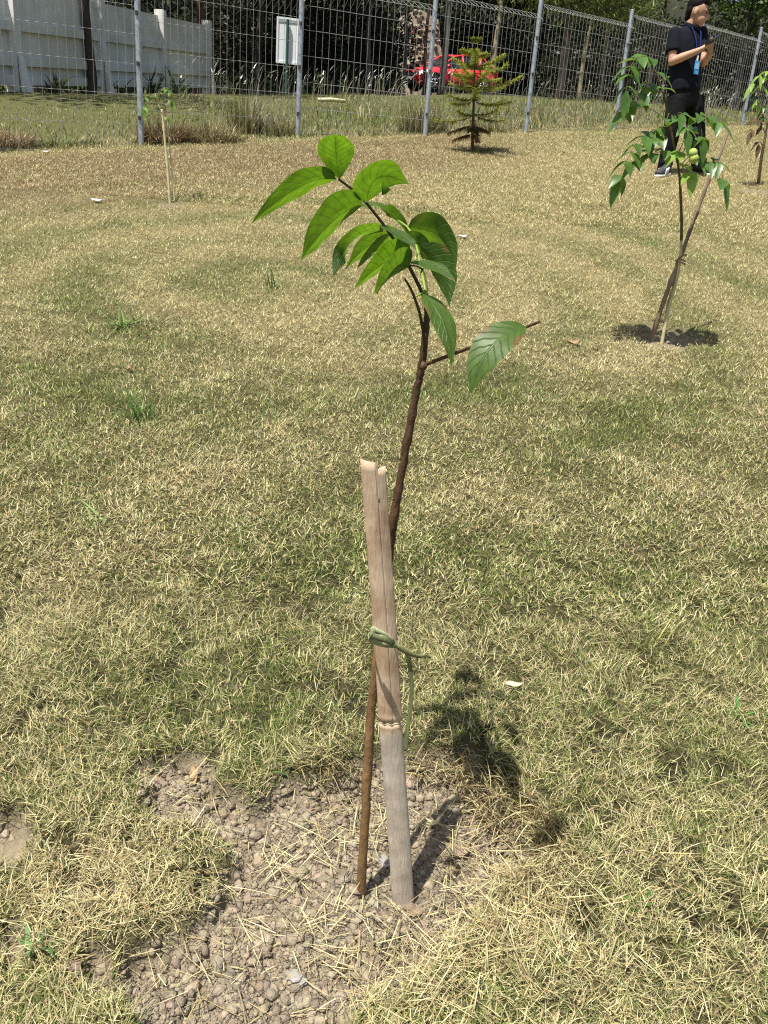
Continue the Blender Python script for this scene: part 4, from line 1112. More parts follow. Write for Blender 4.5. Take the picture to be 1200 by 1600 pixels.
# ------------------------------------------------------------------ white concrete panel wall
def concrete_wall():
    A = at(20, 113, 12.5); Bp = at(322, 128, 20.2)
    A2, B2 = A[:2], Bp[:2]; u = nrm(B2-A2); L = np.linalg.norm(B2-A2); n = np.array([u[1], -u[0]])       # n faces the camera side
    if n[0] < 0: n = -n
    u3 = np.array([u[0], u[1], 0]); n3 = np.array([n[0], n[1], 0])
    ztop = lambda s: CAM[2]+3.50+.178*s                                   # s metres along the wall from A
    root = thing('concrete_wall', 'white concrete panel wall with stepped boards and buttressed posts', 'wall', np.array([A[0], A[1], gz1(A[0], A[1])]))
    step = L/3.0
    stops = [-step*2, -step, 0, step, step*2, L]
    def P(s, z, o): return np.array([A2[0], A2[1], 0]) + u3*s + n3*o + np.array([0, 0, z])
    HG = [.66, .50, .28]
    for k in range(len(stops)-1):
        s0, s1 = stops[k]+.02, stops[k+1]-.02
        for c in range(3):
            # each board leans out a little at its foot, which gives the lip between the courses
            hgt = HG[c]; o_ = sum(HG[:c]); mb = MB(); t0, t1 = ztop(s0)-o_, ztop(s1)-o_; b0, b1 = t0-hgt+.006, t1-hgt+.006
            jit = random.uniform(-.012, .012)
            q = []
            for (s, zt, zb) in ((s0, t0, b0), (s1, t1, b1)):
                q += [P(s, zt, .0+jit), P(s, zb+.16, .02+jit), P(s, zb+.13, .085+jit), P(s, zb, .09+jit), P(s, zb, -.07+jit), P(s, zt, -.07+jit)]
            mb.v = [tuple(x) for x in q]
            for i in range(6): mb.f.append((i, (i+1) % 6, 6+(i+1) % 6, 6+i))
            mb.f += [(5, 4, 3, 2, 1, 0), (6, 7, 8, 9, 10, 11)]
            mb.build('panel', M['concrete'], root)
    for k, s in enumerate(stops):
        zt = ztop(s)+.10; g = gz1(*P(s, 0, 0)[:2])-.3
        MB().box((P(s, (zt+g)/2, .03)), (.16, .22, zt-g), (u3, n3, (0, 0, 1))).build('post', M['concrete_post'], root)
        mb = MB(); mid = ztop(s)-1.0                                           # sloping buttress at the foot
        for e in (-.08, .08):
            mb.v += [tuple(P(s+e, mid, .165)), tuple(P(s+e, g, .36)), tuple(P(s+e, g, .20)), tuple(P(s+e, mid-.25, .165))]
        mb.f = [(0, 1, 2, 3), (7, 6, 5, 4), (0, 4, 5, 1), (1, 5, 6, 2), (2, 6, 7, 3), (3, 7, 4, 0)]
        mb.build('buttress', M['concrete_post'], root)
concrete_wall()

def sign_board():
    D = 18.5; P = at(447, 138, D); g = np.array([P[0], P[1], gz1(P[0], P[1])])
    t = thing('sign_board', 'white upright sign board on a dark green pole seen from behind', 'sign', g)
    top = at_y(446, 30, P[1])
    MB().tube([g-[0, 0, .2], np.array([g[0], g[1], top[2]])], .035, 10).build('pole', M['green_pole'], t)
    c = at_y(446.5, 64, P[1]+.08); ax = (RT*[1, 1, 0], np.array([0, 1.0, 0]), np.array([0, 0, 1.0]))
    c[0] = g[0]; w, h = .54, .96
    x3 = nrm(np.array([RT[0], .18, 0])); y3 = np.array([-x3[1], x3[0], 0]); z3 = np.array([0, 0, 1.0]); A3 = (x3, y3, z3)
    MB().box(c, (w-.10, .02, h-.10), A3).build('panel', M['white'], t)
    for e in (-1, 1):
        MB().box(c+x3*e*(w/2-.025), (.05, .05, h), A3).build('frame_side', M['white'], t)
        MB().box(c+z3*e*(h/2-.025), (w-.102, .05, .05), A3).build('frame_side', M['white'], t)
    MB().box(c+z3*(h/2-.075)-y3*.012, (w-.102, .02, .05), A3).build('rail', M['grey_frame'], t)
sign_board()

# ------------------------------------------------------------------ trees and shrubs behind the fence
def leaf_cloud(blobs, n, size, pal, droop=0.0, aspect=.55, shell=.5):
    tot = sum(b[3]*b[4]*b[5] for b in blobs); V = []; C = []
    for (cx, cy, cz, rx, ry, rz) in blobs:
        k = max(20, int(n*rx*ry*rz/tot))
        d = rng.normal(0, 1, (k, 3)); d /= np.linalg.norm(d, axis=1)[:, None]
        rr = rng.random(k)**(shell)
        lump = .72+.5*fbm(d[:, 0]*2+cx, d[:, 1]*2+d[:, 2]*1.7+cz, .55, 7)
        p = d*(rr*lump)[:, None]*[rx, ry, rz]+[cx, cy, cz]
        # gather into clumps
        g = p + rng.normal(0, size*.8, (k, 3))
        a = rng.normal(0, 1, (k, 3)); a[:, 2] = a[:, 2]*.5 - droop*1.5; a /= np.linalg.norm(a, axis=1)[:, None]
        b = rng.normal(0, 1, (k, 3)); b -= a*(a*b).sum(1)[:, None]; b /= np.linalg.norm(b, axis=1)[:, None]
        L = (size*rng.uniform(.6, 1.3, k))[:, None]; W = L*aspect*.5
        V.append(np.stack([g, g+a*L*.45+b*W, g+a*L, g+a*L*.45-b*W], 1).reshape(-1, 3))
        c = np.array(pal)[rng.integers(0, len(pal), k)]*rng.uniform(.7, 1.3, (k, 1))
        C.append(np.repeat(c, 4, 0))
    V = np.concatenate(V); C = np.concatenate(C); q = np.arange(len(V)).reshape(-1, 4)
    return V, q, C
DKG = [(.035, .06, .02), (.045, .075, .022), (.06, .085, .025), (.03, .045, .018)]
MDG = [(.05, .09, .022), (.07, .12, .028), (.09, .135, .03), (.04, .07, .02)]
LTG = [(.10, .17, .035), (.14, .22, .045), (.19, .27, .06), (.07, .12, .03)]
FEA = [(.12, .16, .045), (.17, .21, .055), (.21, .25, .07), (.10, .13, .04)]
def tree(name, label, px, depth, r, top, blobs, n, size, pal, bark='bark_dark', droop=0.0, aspect=.5, group='trees behind the fence', lean=0.0, limbs=5):
    """px: pixel column of the trunk; top: height of the trunk; blobs: crown lobes as (dx, dy, height, rx, ry, rz) from the foot"""
    q = at(px, 140, depth); B = np.array([q[0], q[1], gz1(q[0], q[1])])
    t = thing(name, label, 'tree', B, group)
    P = [B-[0, 0, .3]]+[B+np.array([lean*h+.05*math.sin(h*1.7+px), .04*math.cos(h*1.3), h]) for h in np.linspace(.3, top, 9)]
    rad = [r*1.35, r*1.12]+[r*(1-.55*i/8) for i in range(1, 9)]
    mb = MB().tube(P, rad, 10)
    for k in range(limbs):
        j = random.randint(5, 9); b = blobs[k % len(blobs)]; e = B+np.array([b[0], b[1], b[2]])+rng.normal(0, .3, 3)*[b[3], b[4], b[5]]*.6
        m_ = (P[j]+e)/2+[0, 0, -.25]
        mb.tube([P[j], m_, e], [r*.5, r*.3, r*.1], 7)
    mb.build('trunk', M[bark], t, smooth=True)
    n = int(n*1.2)
    V, Q, C = leaf_cloud([(B[0]+b[0], B[1]+b[1], B[2]+b[2], b[3], b[4], b[5]) for b in blobs], n, size, pal, droop, aspect)
    mesh_np('crown', V, Q, None, M['leafcards'], colors=C, parent=t, kind='stuff')
    return t
tree('tree', 'dark trunked tree standing against the white concrete wall', 140, 14.6, .085, 4.6, [(-.5, .3, 5.2, 2.8, 2.4, 1.5), (1.6, -.5, 5.4, 2.2, 2.0, 1.2), (-2.6, -1.0, 5.0, 2.2, 2.2, 1.2), (-.6, -4.6, 6.0, 2.6, 1.9, 1.0)], 6000, .22, MDG, lean=.03)  # last crown lobe, out of view, added to shade the lawn at left
tree('tree', 'shade tree behind the left end of the white wall', 60, 19, .13, 5.5, [(0, 0, 5.6, 3.2, 3.0, 1.8), (2.5, .5, 5.2, 2.6, 2.4, 1.5)], 5200, .22, DKG)
tree('tree', 'brown trunked tree at the right end of the white wall', 312, 21.2, .14, 5.2, [(0, -1, 5.6, 3.0, 3.0, 1.6), (2.4, -1, 5.0, 2.5, 2.5, 1.4), (-2.2, -1.6, 5.4, 2.5, 2.2, 1.4)], 6000, .22, DKG, 'bark_red')
tree('tree', 'dense dark tree behind the sign board', 405, 23, .12, 5.0, [(0, 1.6, 5.2, 3.0, 2.6, 1.7), (2, 1.6, 4.9, 2.4, 2.4, 1.4)], 5200, .22, DKG)
tree('tree', 'slim grey trunk standing alone between the second and third posts', 573, 25, .085, 5.2, [(0, -1, 5.5, 2.8, 2.6, 1.5), (-2.3, -.8, 5.0, 2.2, 2.2, 1.3)], 4600, .22, DKG, 'bark_grey')
tree('tree', 'thin grey trunk just left of the rubble bank', 628, 27, .075, 5.8, [(-1.4, -1.5, 6.0, 2.2, 2.2, 1.4)], 2400, .22, DKG, 'bark_grey')
tree('tree', 'thin reddish trunk in front of the rubble bank', 661, 29, .07, 6.5, [(-2.6, -3.6, 6.4, 1.8, 1.8, 1.1)], 1600, .24, DKG, 'bark_red')
tree('tree', 'grey trunk close behind the third fence post', 690, 31, .14, 7.0, [(-3.4, -4.0, 7.0, 1.6, 1.6, 1.1)], 1500, .24, DKG, 'bark_grey')
tree('tree', 'pale yellowish trunk above the red car', 768, 40, .16, 9, [(0, 1, 6.2, 3.5, 3, 2.2), (-3.2, 2, 5.4, 3, 2.5, 2.4), (2.6, 2, 5.2, 3, 2.5, 2.4)], 9000, .28, MDG, 'bark_pale')
tree('feathery_tree', 'dark trunked feathery tree right of the fourth fence post', 874, 19.2, .11, 4.2, [(0, .2, 2.35, 1.0, .9, .55), (-.9, .2, 2.5, .8, .8, .5), (.5, .4, 3.4, 1.9, 1.5, 1.2), (1.2, .2, 2.2, .9, .8, .5)], 9000, .20, FEA, droop=.6, aspect=.14)
tree('feathery_tree', 'pale thin trunk of the feathery tree between the fourth and fifth posts', 908, 23.5, .06, 4.6, [(0, 0, 3.1, 1.4, 1.2, .8), (1.2, .3, 3.0, 1.2, 1.2, .8), (-.6, .5, 4.4, 1.8, 1.5, 1.1)], 8000, .22, FEA, 'bark_pale', droop=.6, aspect=.14)
tree('feathery_tree', 'thin feathery tree with a pale stem left of the fifth post', 937, 25, .06, 5.2, [(0, 0, 3.4, 1.3, 1.2, .9), (-.4, .3, 4.8, 1.8, 1.5, 1.2)], 6000, .22, FEA, 'bark_pale', droop=.6, aspect=.14)
tree('tree', 'dense tree over the fence behind the standing person', 1015, 29, .14, 6.0, [(0, 0, 5.1, 2.3, 2.0, 1.4), (-2.2, 1, 5.6, 2.0, 2.0, 1.6), (2.2, .5, 5.2, 1.9, 1.7, 1.3)], 5600, .22, MDG)
tree('tree', 'broad bright green tree at the upper right corner', 1150, 33, .18, 5.6, [(0, 0, 4.6, 2.8, 2.4, 1.8), (2.6, 0, 4.8, 2.5, 2.2, 1.8), (-1.6, .4, 5.8, 2.2, 2.0, 1.6), (1.2, -.4, 6.4, 2.6, 2.0, 1.6)], 9000, .20, LTG, 'bark_grey')
tree('tree', 'tall green tree beyond the right edge of the picture', 1235, 30, .16, 5.5, [(0, 0, 4.4, 2.6, 2.4, 2.0), (-1.2, .5, 5.8, 2.4, 2.0, 1.6)], 5200, .20, LTG, 'bark_grey')
tree('tree', 'shade tree far behind the red car on the right', 840, 42, .18, 7, [(0, 0, 4.6, 3.5, 3, 2.4), (3, 1, 4.2, 3.2, 3, 2.4), (-3, 0, 5.2, 3.0, 2.8, 2.4)], 12000, .28, MDG, 'bark_dark')
tree('tree', 'distant dark tree behind the person', 1060, 44, .2, 7, [(0, 0, 4.4, 3.6, 3, 2.6), (-4, 1, 4.8, 3.2, 3, 2.4), (3.6, 1, 4.2, 3.2, 3, 2.4), (7, 1, 4.2, 3.2, 3, 2.4)], 13000, .28, DKG, 'bark_dark')
tree('tree', 'distant dark tree in the gap between the rubble bank and the sign', 490, 31, .2, 7, [(0, 0, 3.6, 3.2, 3, 2.4), (-4, -1, 4.0, 3.2, 3, 2.2), (-7, -2, 4.0, 3, 3, 2.2)], 14000, .26, DKG, 'bark_dark')

def shrub(label, px, depth, w, h, n, pal, size=.16, py=140):
    q = at(px, py, depth); B = np.array([q[0], q[1], gz1(q[0], q[1])])
    t = thing('shrub', label, 'shrub', B, 'dark shrubs behind the fence')
    mb = MB()
    for k in range(5):
        a = k*1.26; mb.tube([B+[.05*math.cos(a), .05*math.sin(a), -.1], B+[w*.3*math.cos(a), w*.2*math.sin(a), h*.5], B+[w*.4*math.cos(a), w*.3*math.sin(a), h*.8]], [.03, .02, .008], 6)
    mb.build('stem', M['bark_dark'], t, smooth=True)
    V, Q, C = leaf_cloud([(B[0], B[1], B[2]+h*.5, w/2, w*.4, h*.55), (B[0]-w*.3, B[1]+.2, B[2]+h*.42, w*.35, w*.3, h*.45), (B[0]+w*.3, B[1]+.2, B[2]+h*.45, w*.35, w*.3, h*.48)], n, size, pal, aspect=.5)
    mesh_np('foliage', V, Q, None, M['leafcards'], colors=C, parent=t, kind='stuff')
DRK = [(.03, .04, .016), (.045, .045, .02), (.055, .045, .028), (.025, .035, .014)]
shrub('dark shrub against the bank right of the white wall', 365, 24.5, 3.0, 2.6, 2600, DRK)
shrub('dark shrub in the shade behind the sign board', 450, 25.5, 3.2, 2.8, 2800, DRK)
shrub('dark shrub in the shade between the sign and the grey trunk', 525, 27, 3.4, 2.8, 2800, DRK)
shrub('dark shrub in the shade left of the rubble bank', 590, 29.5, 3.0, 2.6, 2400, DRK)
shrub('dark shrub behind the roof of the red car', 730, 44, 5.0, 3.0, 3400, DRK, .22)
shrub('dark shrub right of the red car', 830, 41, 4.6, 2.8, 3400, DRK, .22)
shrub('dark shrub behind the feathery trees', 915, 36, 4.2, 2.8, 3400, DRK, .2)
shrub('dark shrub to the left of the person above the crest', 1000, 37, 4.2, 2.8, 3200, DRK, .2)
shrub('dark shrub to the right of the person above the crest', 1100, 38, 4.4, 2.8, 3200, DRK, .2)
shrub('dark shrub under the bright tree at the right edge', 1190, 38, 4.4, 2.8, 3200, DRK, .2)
def undergrowth():
    n = 32000
    x = rng.uniform(-14, 24, n); yb = np.interp(x, [-30, -6, -2, 0, 4, 12, 40], [24, 25, 27, 43, 47, 40, 40]); y = yb+rng.uniform(-.8, 11, n)
    z = gz(x, y)+rng.random(n)**2*.9
    a = rng.normal(0, 1, (n, 3)); a /= np.linalg.norm(a, axis=1)[:, None]; b = rng.normal(0, 1, (n, 3)); b -= a*(a*b).sum(1)[:, None]; b /= np.linalg.norm(b, axis=1)[:, None]
    L = rng.uniform(.12, .32, n)[:, None]; g = np.stack([x, y, z], -1)
    V = np.stack([g, g+a*L*.45+b*L*.26, g+a*L, g+a*L*.45-b*L*.26], 1).reshape(-1, 3)
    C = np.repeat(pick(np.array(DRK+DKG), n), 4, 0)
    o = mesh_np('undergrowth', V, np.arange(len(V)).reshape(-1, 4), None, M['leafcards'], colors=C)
    tag(o, 'dark leafy undergrowth covering the wooded bank', 'undergrowth', kind='stuff')
undergrowth()
def strappy(label, px, py, D, n, L):
    q = at(px, py, D); B = np.array([q[0], q[1], gz1(q[0], q[1])]); k = n
    V, Q, T, C = blades(np.full(k, B[0])+rng.normal(0, .12, k), np.full(k, B[1])+rng.normal(0, .12, k), np.full(k, B[2]), rng.uniform(.6, 1.1, k)*L, rng.uniform(.03, .05, k), rng.uniform(0, 6.28, k), rng.uniform(.1, .8, k), rng.uniform(.3, 1.2, k), pick(np.array([(.06, .10, .03), (.10, .15, .05), (.16, .19, .09)]), k), 4)
    o = mesh_np('strap_leaf_plant', V-B, Q, T, M['grass'], colors=C); o.location = tuple(B)
    tag(o, label, 'plant', 'strap leaved plants at the foot of the wall')
strappy('dark strap leaved plant at the wall beside the left fence post', 238, 130, 17.0, 40, .75)
strappy('dark strap leaved plant at the wall under the last panel', 268, 130, 17.8, 44, .8)
strappy('dark strap leaved plant at the foot of the wall near the tree', 180, 132, 15.6, 34, .5)
strappy('dark strap leaved plant at the left end of the wall', 85, 135, 13.4, 34, .4)

def rubble():
    D = 34; C0 = at(652, 70, D); B = np.array([C0[0], C0[1], gz1(C0[0], C0[1])])
    t = thing('rubble_bank', 'pale bank of loose rubble stones above the bonnet of the red car', 'rubble', B)
    z0 = C0[2]; w = 1.6; h = 1.7
    mb = MB(); nx, nz = 16, 10
    for i in range(nz+1):
        for j in range(nx+1):
            u = j/nx*2-1; v = i/nz
            mb.v.append((C0[0]+u*w*(1-.45*v), C0[1]+1.4*v+.35*u*u+random.uniform(-.06, .06), B[2]-.2+(z0+h-B[2]+.2)*v-.25*abs(u)))
    for i in range(nz):
        for j in range(nx):
            k = i*(nx+1)+j; mb.f.append((k, k+1, k+nx+2, k+nx+1))
    M['rubble'] = mat('rubble_earth', (.26, .21, .15), .95, var=.4, scale=8, bump=.8, bscale=20)
    M['rubble_stone'] = mat('rubble_stone', (.33, .29, .22), .9, var=.3, scale=6, bump=.4, bscale=20)
    mb.build('earth', M['rubble'], t, smooth=True)
    pr = ico_protos(6, 1)
    for k in range(150):
        u = random.uniform(-.95, .95); v = random.uniform(.25, 1)
        p = np.array([C0[0]+u*w*(1-.45*v), C0[1]+1.4*v+.35*u*u-.05, B[2]-.2+(z0+h-B[2]+.2)*v-.25*abs(u)])
        vv, ff = pr[k % 6]; r = random.uniform(.06, .14)
        b = MB(); b.v = [tuple(q) for q in vv*r+p]; b.f = [tuple(q) for q in ff.tolist()]; b.build('stone', M['rubble_stone'], t)
rubble()

def slope_stick():
    D = 12.6; a = at(497, 153, D); b = at(540, 161, D+.1)
    for p in (a, b): p[2] = gz1(p[0], p[1])+.12
    t = tag(MB().tube([a, (a+b)/2+[0, 0, .01], b], [.03, .034, .028], 8).build('fallen_branch', M['cane'], None, smooth=True, loc=a), 'pale length of branch lying in the rough grass behind the fence', 'branch')
slope_stick()

# ------------------------------------------------------------------ red car
M['car_red'] = mat('red_car_paint', (.85, .03, .05), .4, spec=.5, coat=.3, var=.02, scale=2)
M['car_glass'] = mat('car_glass', (.02, .025, .03), .08, spec=.6)
M['car_black'] = mat('black_plastic', (.02, .02, .022), .55)
M['tyre'] = mat('tyre_rubber', (.025, .025, .025), .85)
M['rim'] = mat('alloy_rim', (.55, .56, .58), .35, metal=.7)
M['lamp'] = mat('headlamp_glass', (.75, .78, .80), .12, spec=.6)
M['plate'] = mat('number_plate', (.75, .75, .70), .5)
M['taillight'] = mat('tail_lamp', (.35, .01, .01), .2)
def car():
    ang = math.radians(180+30)
    c0 = at(700, 150, 34.2); g = np.array([c0[0], c0[1], gz1(c0[0], c0[1])])
    t = thing('red_car', 'red hatchback parked on the road behind the conifer', 'car', g)
    c, s = math.cos(ang), math.sin(ang)
    def W(p): return g + np.array([p[0]*c-p[1]*s, p[0]*s+p[1]*c, p[2]+.174*(p[0]*s+p[1]*c)])
    def put(mb, name, m, parent=None, smooth=True):
        mb.v = [tuple(W(p)) for p in mb.v]; return mb.build(name, M[m], parent or t, smooth=smooth)
    S = [(2.02, .58, .50), (1.97, .70, .66), (1.82, .78, .76), (1.45, .87, .82), (1.0, .93, .85), (.5, .95, .86), (0, .96, .86), (-.6, .98, .86), (-1.2, 1.0, .85), (-1.65, 1.0, .82), (-1.9, .98, .77), (-1.98, .80, .70)]
    mb = MB(); ns = 0
    for (x, zb, w) in S:
        half = [(w*.90, .24), (w*.98, .34), (w, .50), (w*1.0, .66 if zb > .7 else zb*.9), (w*.965, zb-.05), (w*.88, zb), (w*.5, zb+.035), (0, zb+.045)]
        sec = half+[(-y, z) for (y, z) in reversed(half[:-1])]
        ns = len(sec)
        for (y, z) in sec: mb.v.append((x, y, z))
    for i in range(len(S)-1):
        for j in range(ns-1):
            k = i*ns+j; mb.f.append((k, k+ns, k+ns+1, k+1))
        mb.f.append((i*ns+ns-1, (i+1)*ns+ns-1, (i+1)*ns, i*ns))
    mb.f.append(tuple(range(ns))); mb.f.append(tuple(reversed(range((len(S)-1)*ns, len(S)*ns))))
    body = put(mb, 'body', 'car_red')
    # greenhouse
    prof = [(1.02, .93), (.72, 1.12), (.22, 1.40), (-.2, 1.48), (-.8, 1.49), (-1.25, 1.43), (-1.55, 1.22), (-1.82, 1.0)]
    def wid(z): return .80-.22*max(0, (z-.95)/.55)
    gl = MB(); low = .90
    for (x, z) in prof: gl.v += [(x, wid(z), z), (x, -wid(z), z), (x, .80, low), (x, -.80, low)]
    n = len(prof)
    for i in range(n-1):
        a = i*4; b = a+4
        gl.f += [(a, a+1, b+1, b), (a+2, a, b, b+2), (a+1, a+3, b+3, b+1)]
    gl.f += [(0, 2, 3, 1), (4*n-4, 4*n-3, 4*n-1, 4*n-2)]
    put(gl, 'window_glass', 'car_glass', smooth=False)
    rf = MB(); rp = prof[2:6]
    for k, (x, z) in enumerate(rp):
        for y in (-1, -.6, 0, .6, 1): rf.v.append((x+(.05 if k == 0 else 0), y*(wid(z)+.012), z+.025-.02*y*y))
    for i in range(len(rp)-1):
        for j in range(4): k = i*5+j; rf.f.append((k, k+1, k+6, k+5))
    put(rf, 'roof', 'car_red')
    for sy in (-1, 1):
        P = MB()
        P.tube([(x, sy*(wid(z)+.008), z+.01) for (x, z) in prof], .035, 6)
        put(P, 'pillar', 'car_red')
        for (x0, x1, z1) in ((-.18, -.20, 1.47), (-1.02, -1.12, 1.44)):
            b = MB(); b.tube([(x0, sy*.805, .93), ((x0+x1)/2, sy*(wid(1.2)+.012), 1.2), (x1, sy*(wid(z1)+.006), z1)], .04 if x0 > -.5 else .075, 6); put(b, 'pillar', 'car_red')
        m_ = MB(); m_.ball((.72, sy*.97, 1.02), (.08, .11, .075)); mo = put(m_, 'mirror', 'car_red'); q = MB(); q.box((.64, sy*.97, 1.02), (.02, .17, .11)); put(q, 'mirror_glass', 'car_glass', mo, False)
        for dx in (.02, -.92):
            h = MB(); h.box((dx-.1, sy*.872, .84), (.18, .03, .035)); put(h, 'door_handle', 'car_red', None, False)
        for dx in (.80, -.14, -1.12):
            h = MB(); h.tube([(dx, sy*.862, .33), (dx, sy*.866, .6), (dx-.03, sy*.845, .92)], .006, 4); put(h, 'door_gap', 'car_black')
        k = MB(); k.box((0, sy*.83, .29), (2.3, .08, .10)); put(k, 'sill', 'car_black', None, False)
        for x in (1.28, -1.22):
            a = MB(); a.tube([(x, sy*.70, .36), (x, sy*.868, .36)], .40, 24); put(a, 'wheel_arch', 'car_black', None, False)
            wl = MB(); wl.tube([(x, sy*.68, .32), (x, sy*.72, .32), (x, sy*.86, .32), (x, sy*.89, .32)], [.27, .315, .315, .28], 24); wh = put(wl, 'wheel', 'tyre', None, False)
            r = MB(); r.tube([(x, sy*.885, .32), (x, sy*.897, .32)], .205, 20); rim = put(r, 'rim', 'car_black', wh, False)
            sp = MB()
            for q in range(5):
                an = q*2*math.pi/5+.3; sp.tube([(x, sy*.905, .32), (x+.19*math.cos(an), sy*.902, .32+.19*math.sin(an))], [.035, .028], 6)
            ring = [(x+.2*math.cos(2*math.pi*q/20), sy*.9, .32+.2*math.sin(2*math.pi*q/20)) for q in range(21)]; sp.tube(ring, .016, 6); put(sp, 'spokes', 'rim', wh)
        hl = MB(); hl.v = [(1.96, sy*.46, .70), (1.99, sy*.46, .60), (1.90, sy*.74, .60), (1.55, sy*.845, .75), (1.50, sy*.80, .845), (1.84, sy*.70, .775)]
        hl.v = [tuple(np.array(p)+[.03, sy*.02, .012]) for p in hl.v]; hl.f = [(0, 1, 2, 5), (5, 2, 3, 4)]; put(hl, 'headlight', 'lamp', None, False)
        tl = MB(); tl.box((-1.93, sy*.70, .85), (.12, .16, .24)); put(tl, 'tail_light', 'taillight', None, False)
        fl = MB(); fl.box((1.93, sy*.60, .42), (.12, .22, .10)); put(fl, 'fog_lamp', 'car_black', None, False)
    gr = MB(); gr.box((2.02, 0, .61), (.06, .92, .13)); go = put(gr, 'grille', 'car_black', None, False)
    for q in (-.03, .01, .05):
        b = MB(); b.box((2.055, 0, .60+q), (.012, .86, .012)); put(b, 'grille_bar', 'rim', go, False)
    b = MB(); b.box((2.02, 0, .36), (.06, 1.0, .16)); put(b, 'air_intake', 'car_black', None, False)
    b = MB(); b.box((2.065, 0, .46), (.02, .46, .13)); put(b, 'number_plate', 'plate', None, False)
    wp = MB(); wp.tube([(1.0, -.2, .965), (.80, .35, 1.09)], .012, 5); put(wp, 'wiper', 'car_black')
car()

# ------------------------------------------------------------------ the person
M['skin'] = mat('skin', (.46, .27, .18), .55, var=.08, scale=12)
M['shirt'] = mat('navy_polo', (.007, .009, .015), .9, spec=.15, var=.2, scale=14, bump=.4, bscale=16)
M['trousers'] = mat('black_trousers', (.009, .009, .010), .85, spec=.15, var=.3, scale=14, bump=.6, bscale=20)
M['hair'] = mat('black_hair', (.006, .0055, .0055), .7, spec=.12, var=.3, scale=60, bump=.6, bscale=90)
M['shoe'] = mat('dark_shoe', (.05, .05, .055), .6)
M['sole'] = mat('white_sole', (.72, .72, .70), .6)
M['phone'] = mat('phone_case', (.03, .022, .02), .35)
M['screen'] = mat('phone_screen', (.01, .01, .012), .1)
M['lanyard'] = mat('blue_lanyard', (.02, .035, .16), .6)
M['card'] = mat('blue_card', (.10, .42, .85), .4)
M['clip'] = mat('white_clip', (.75, .78, .80), .4)
def remesh(o, vox, it=6, fac=.5):
    m = o.modifiers.new('fuse', 'REMESH'); m.mode = 'VOXEL'; m.voxel_size = vox; m.use_smooth_shade = True
    s = o.modifiers.new('soft', 'SMOOTH'); s.iterations = it; s.factor = fac
    return o
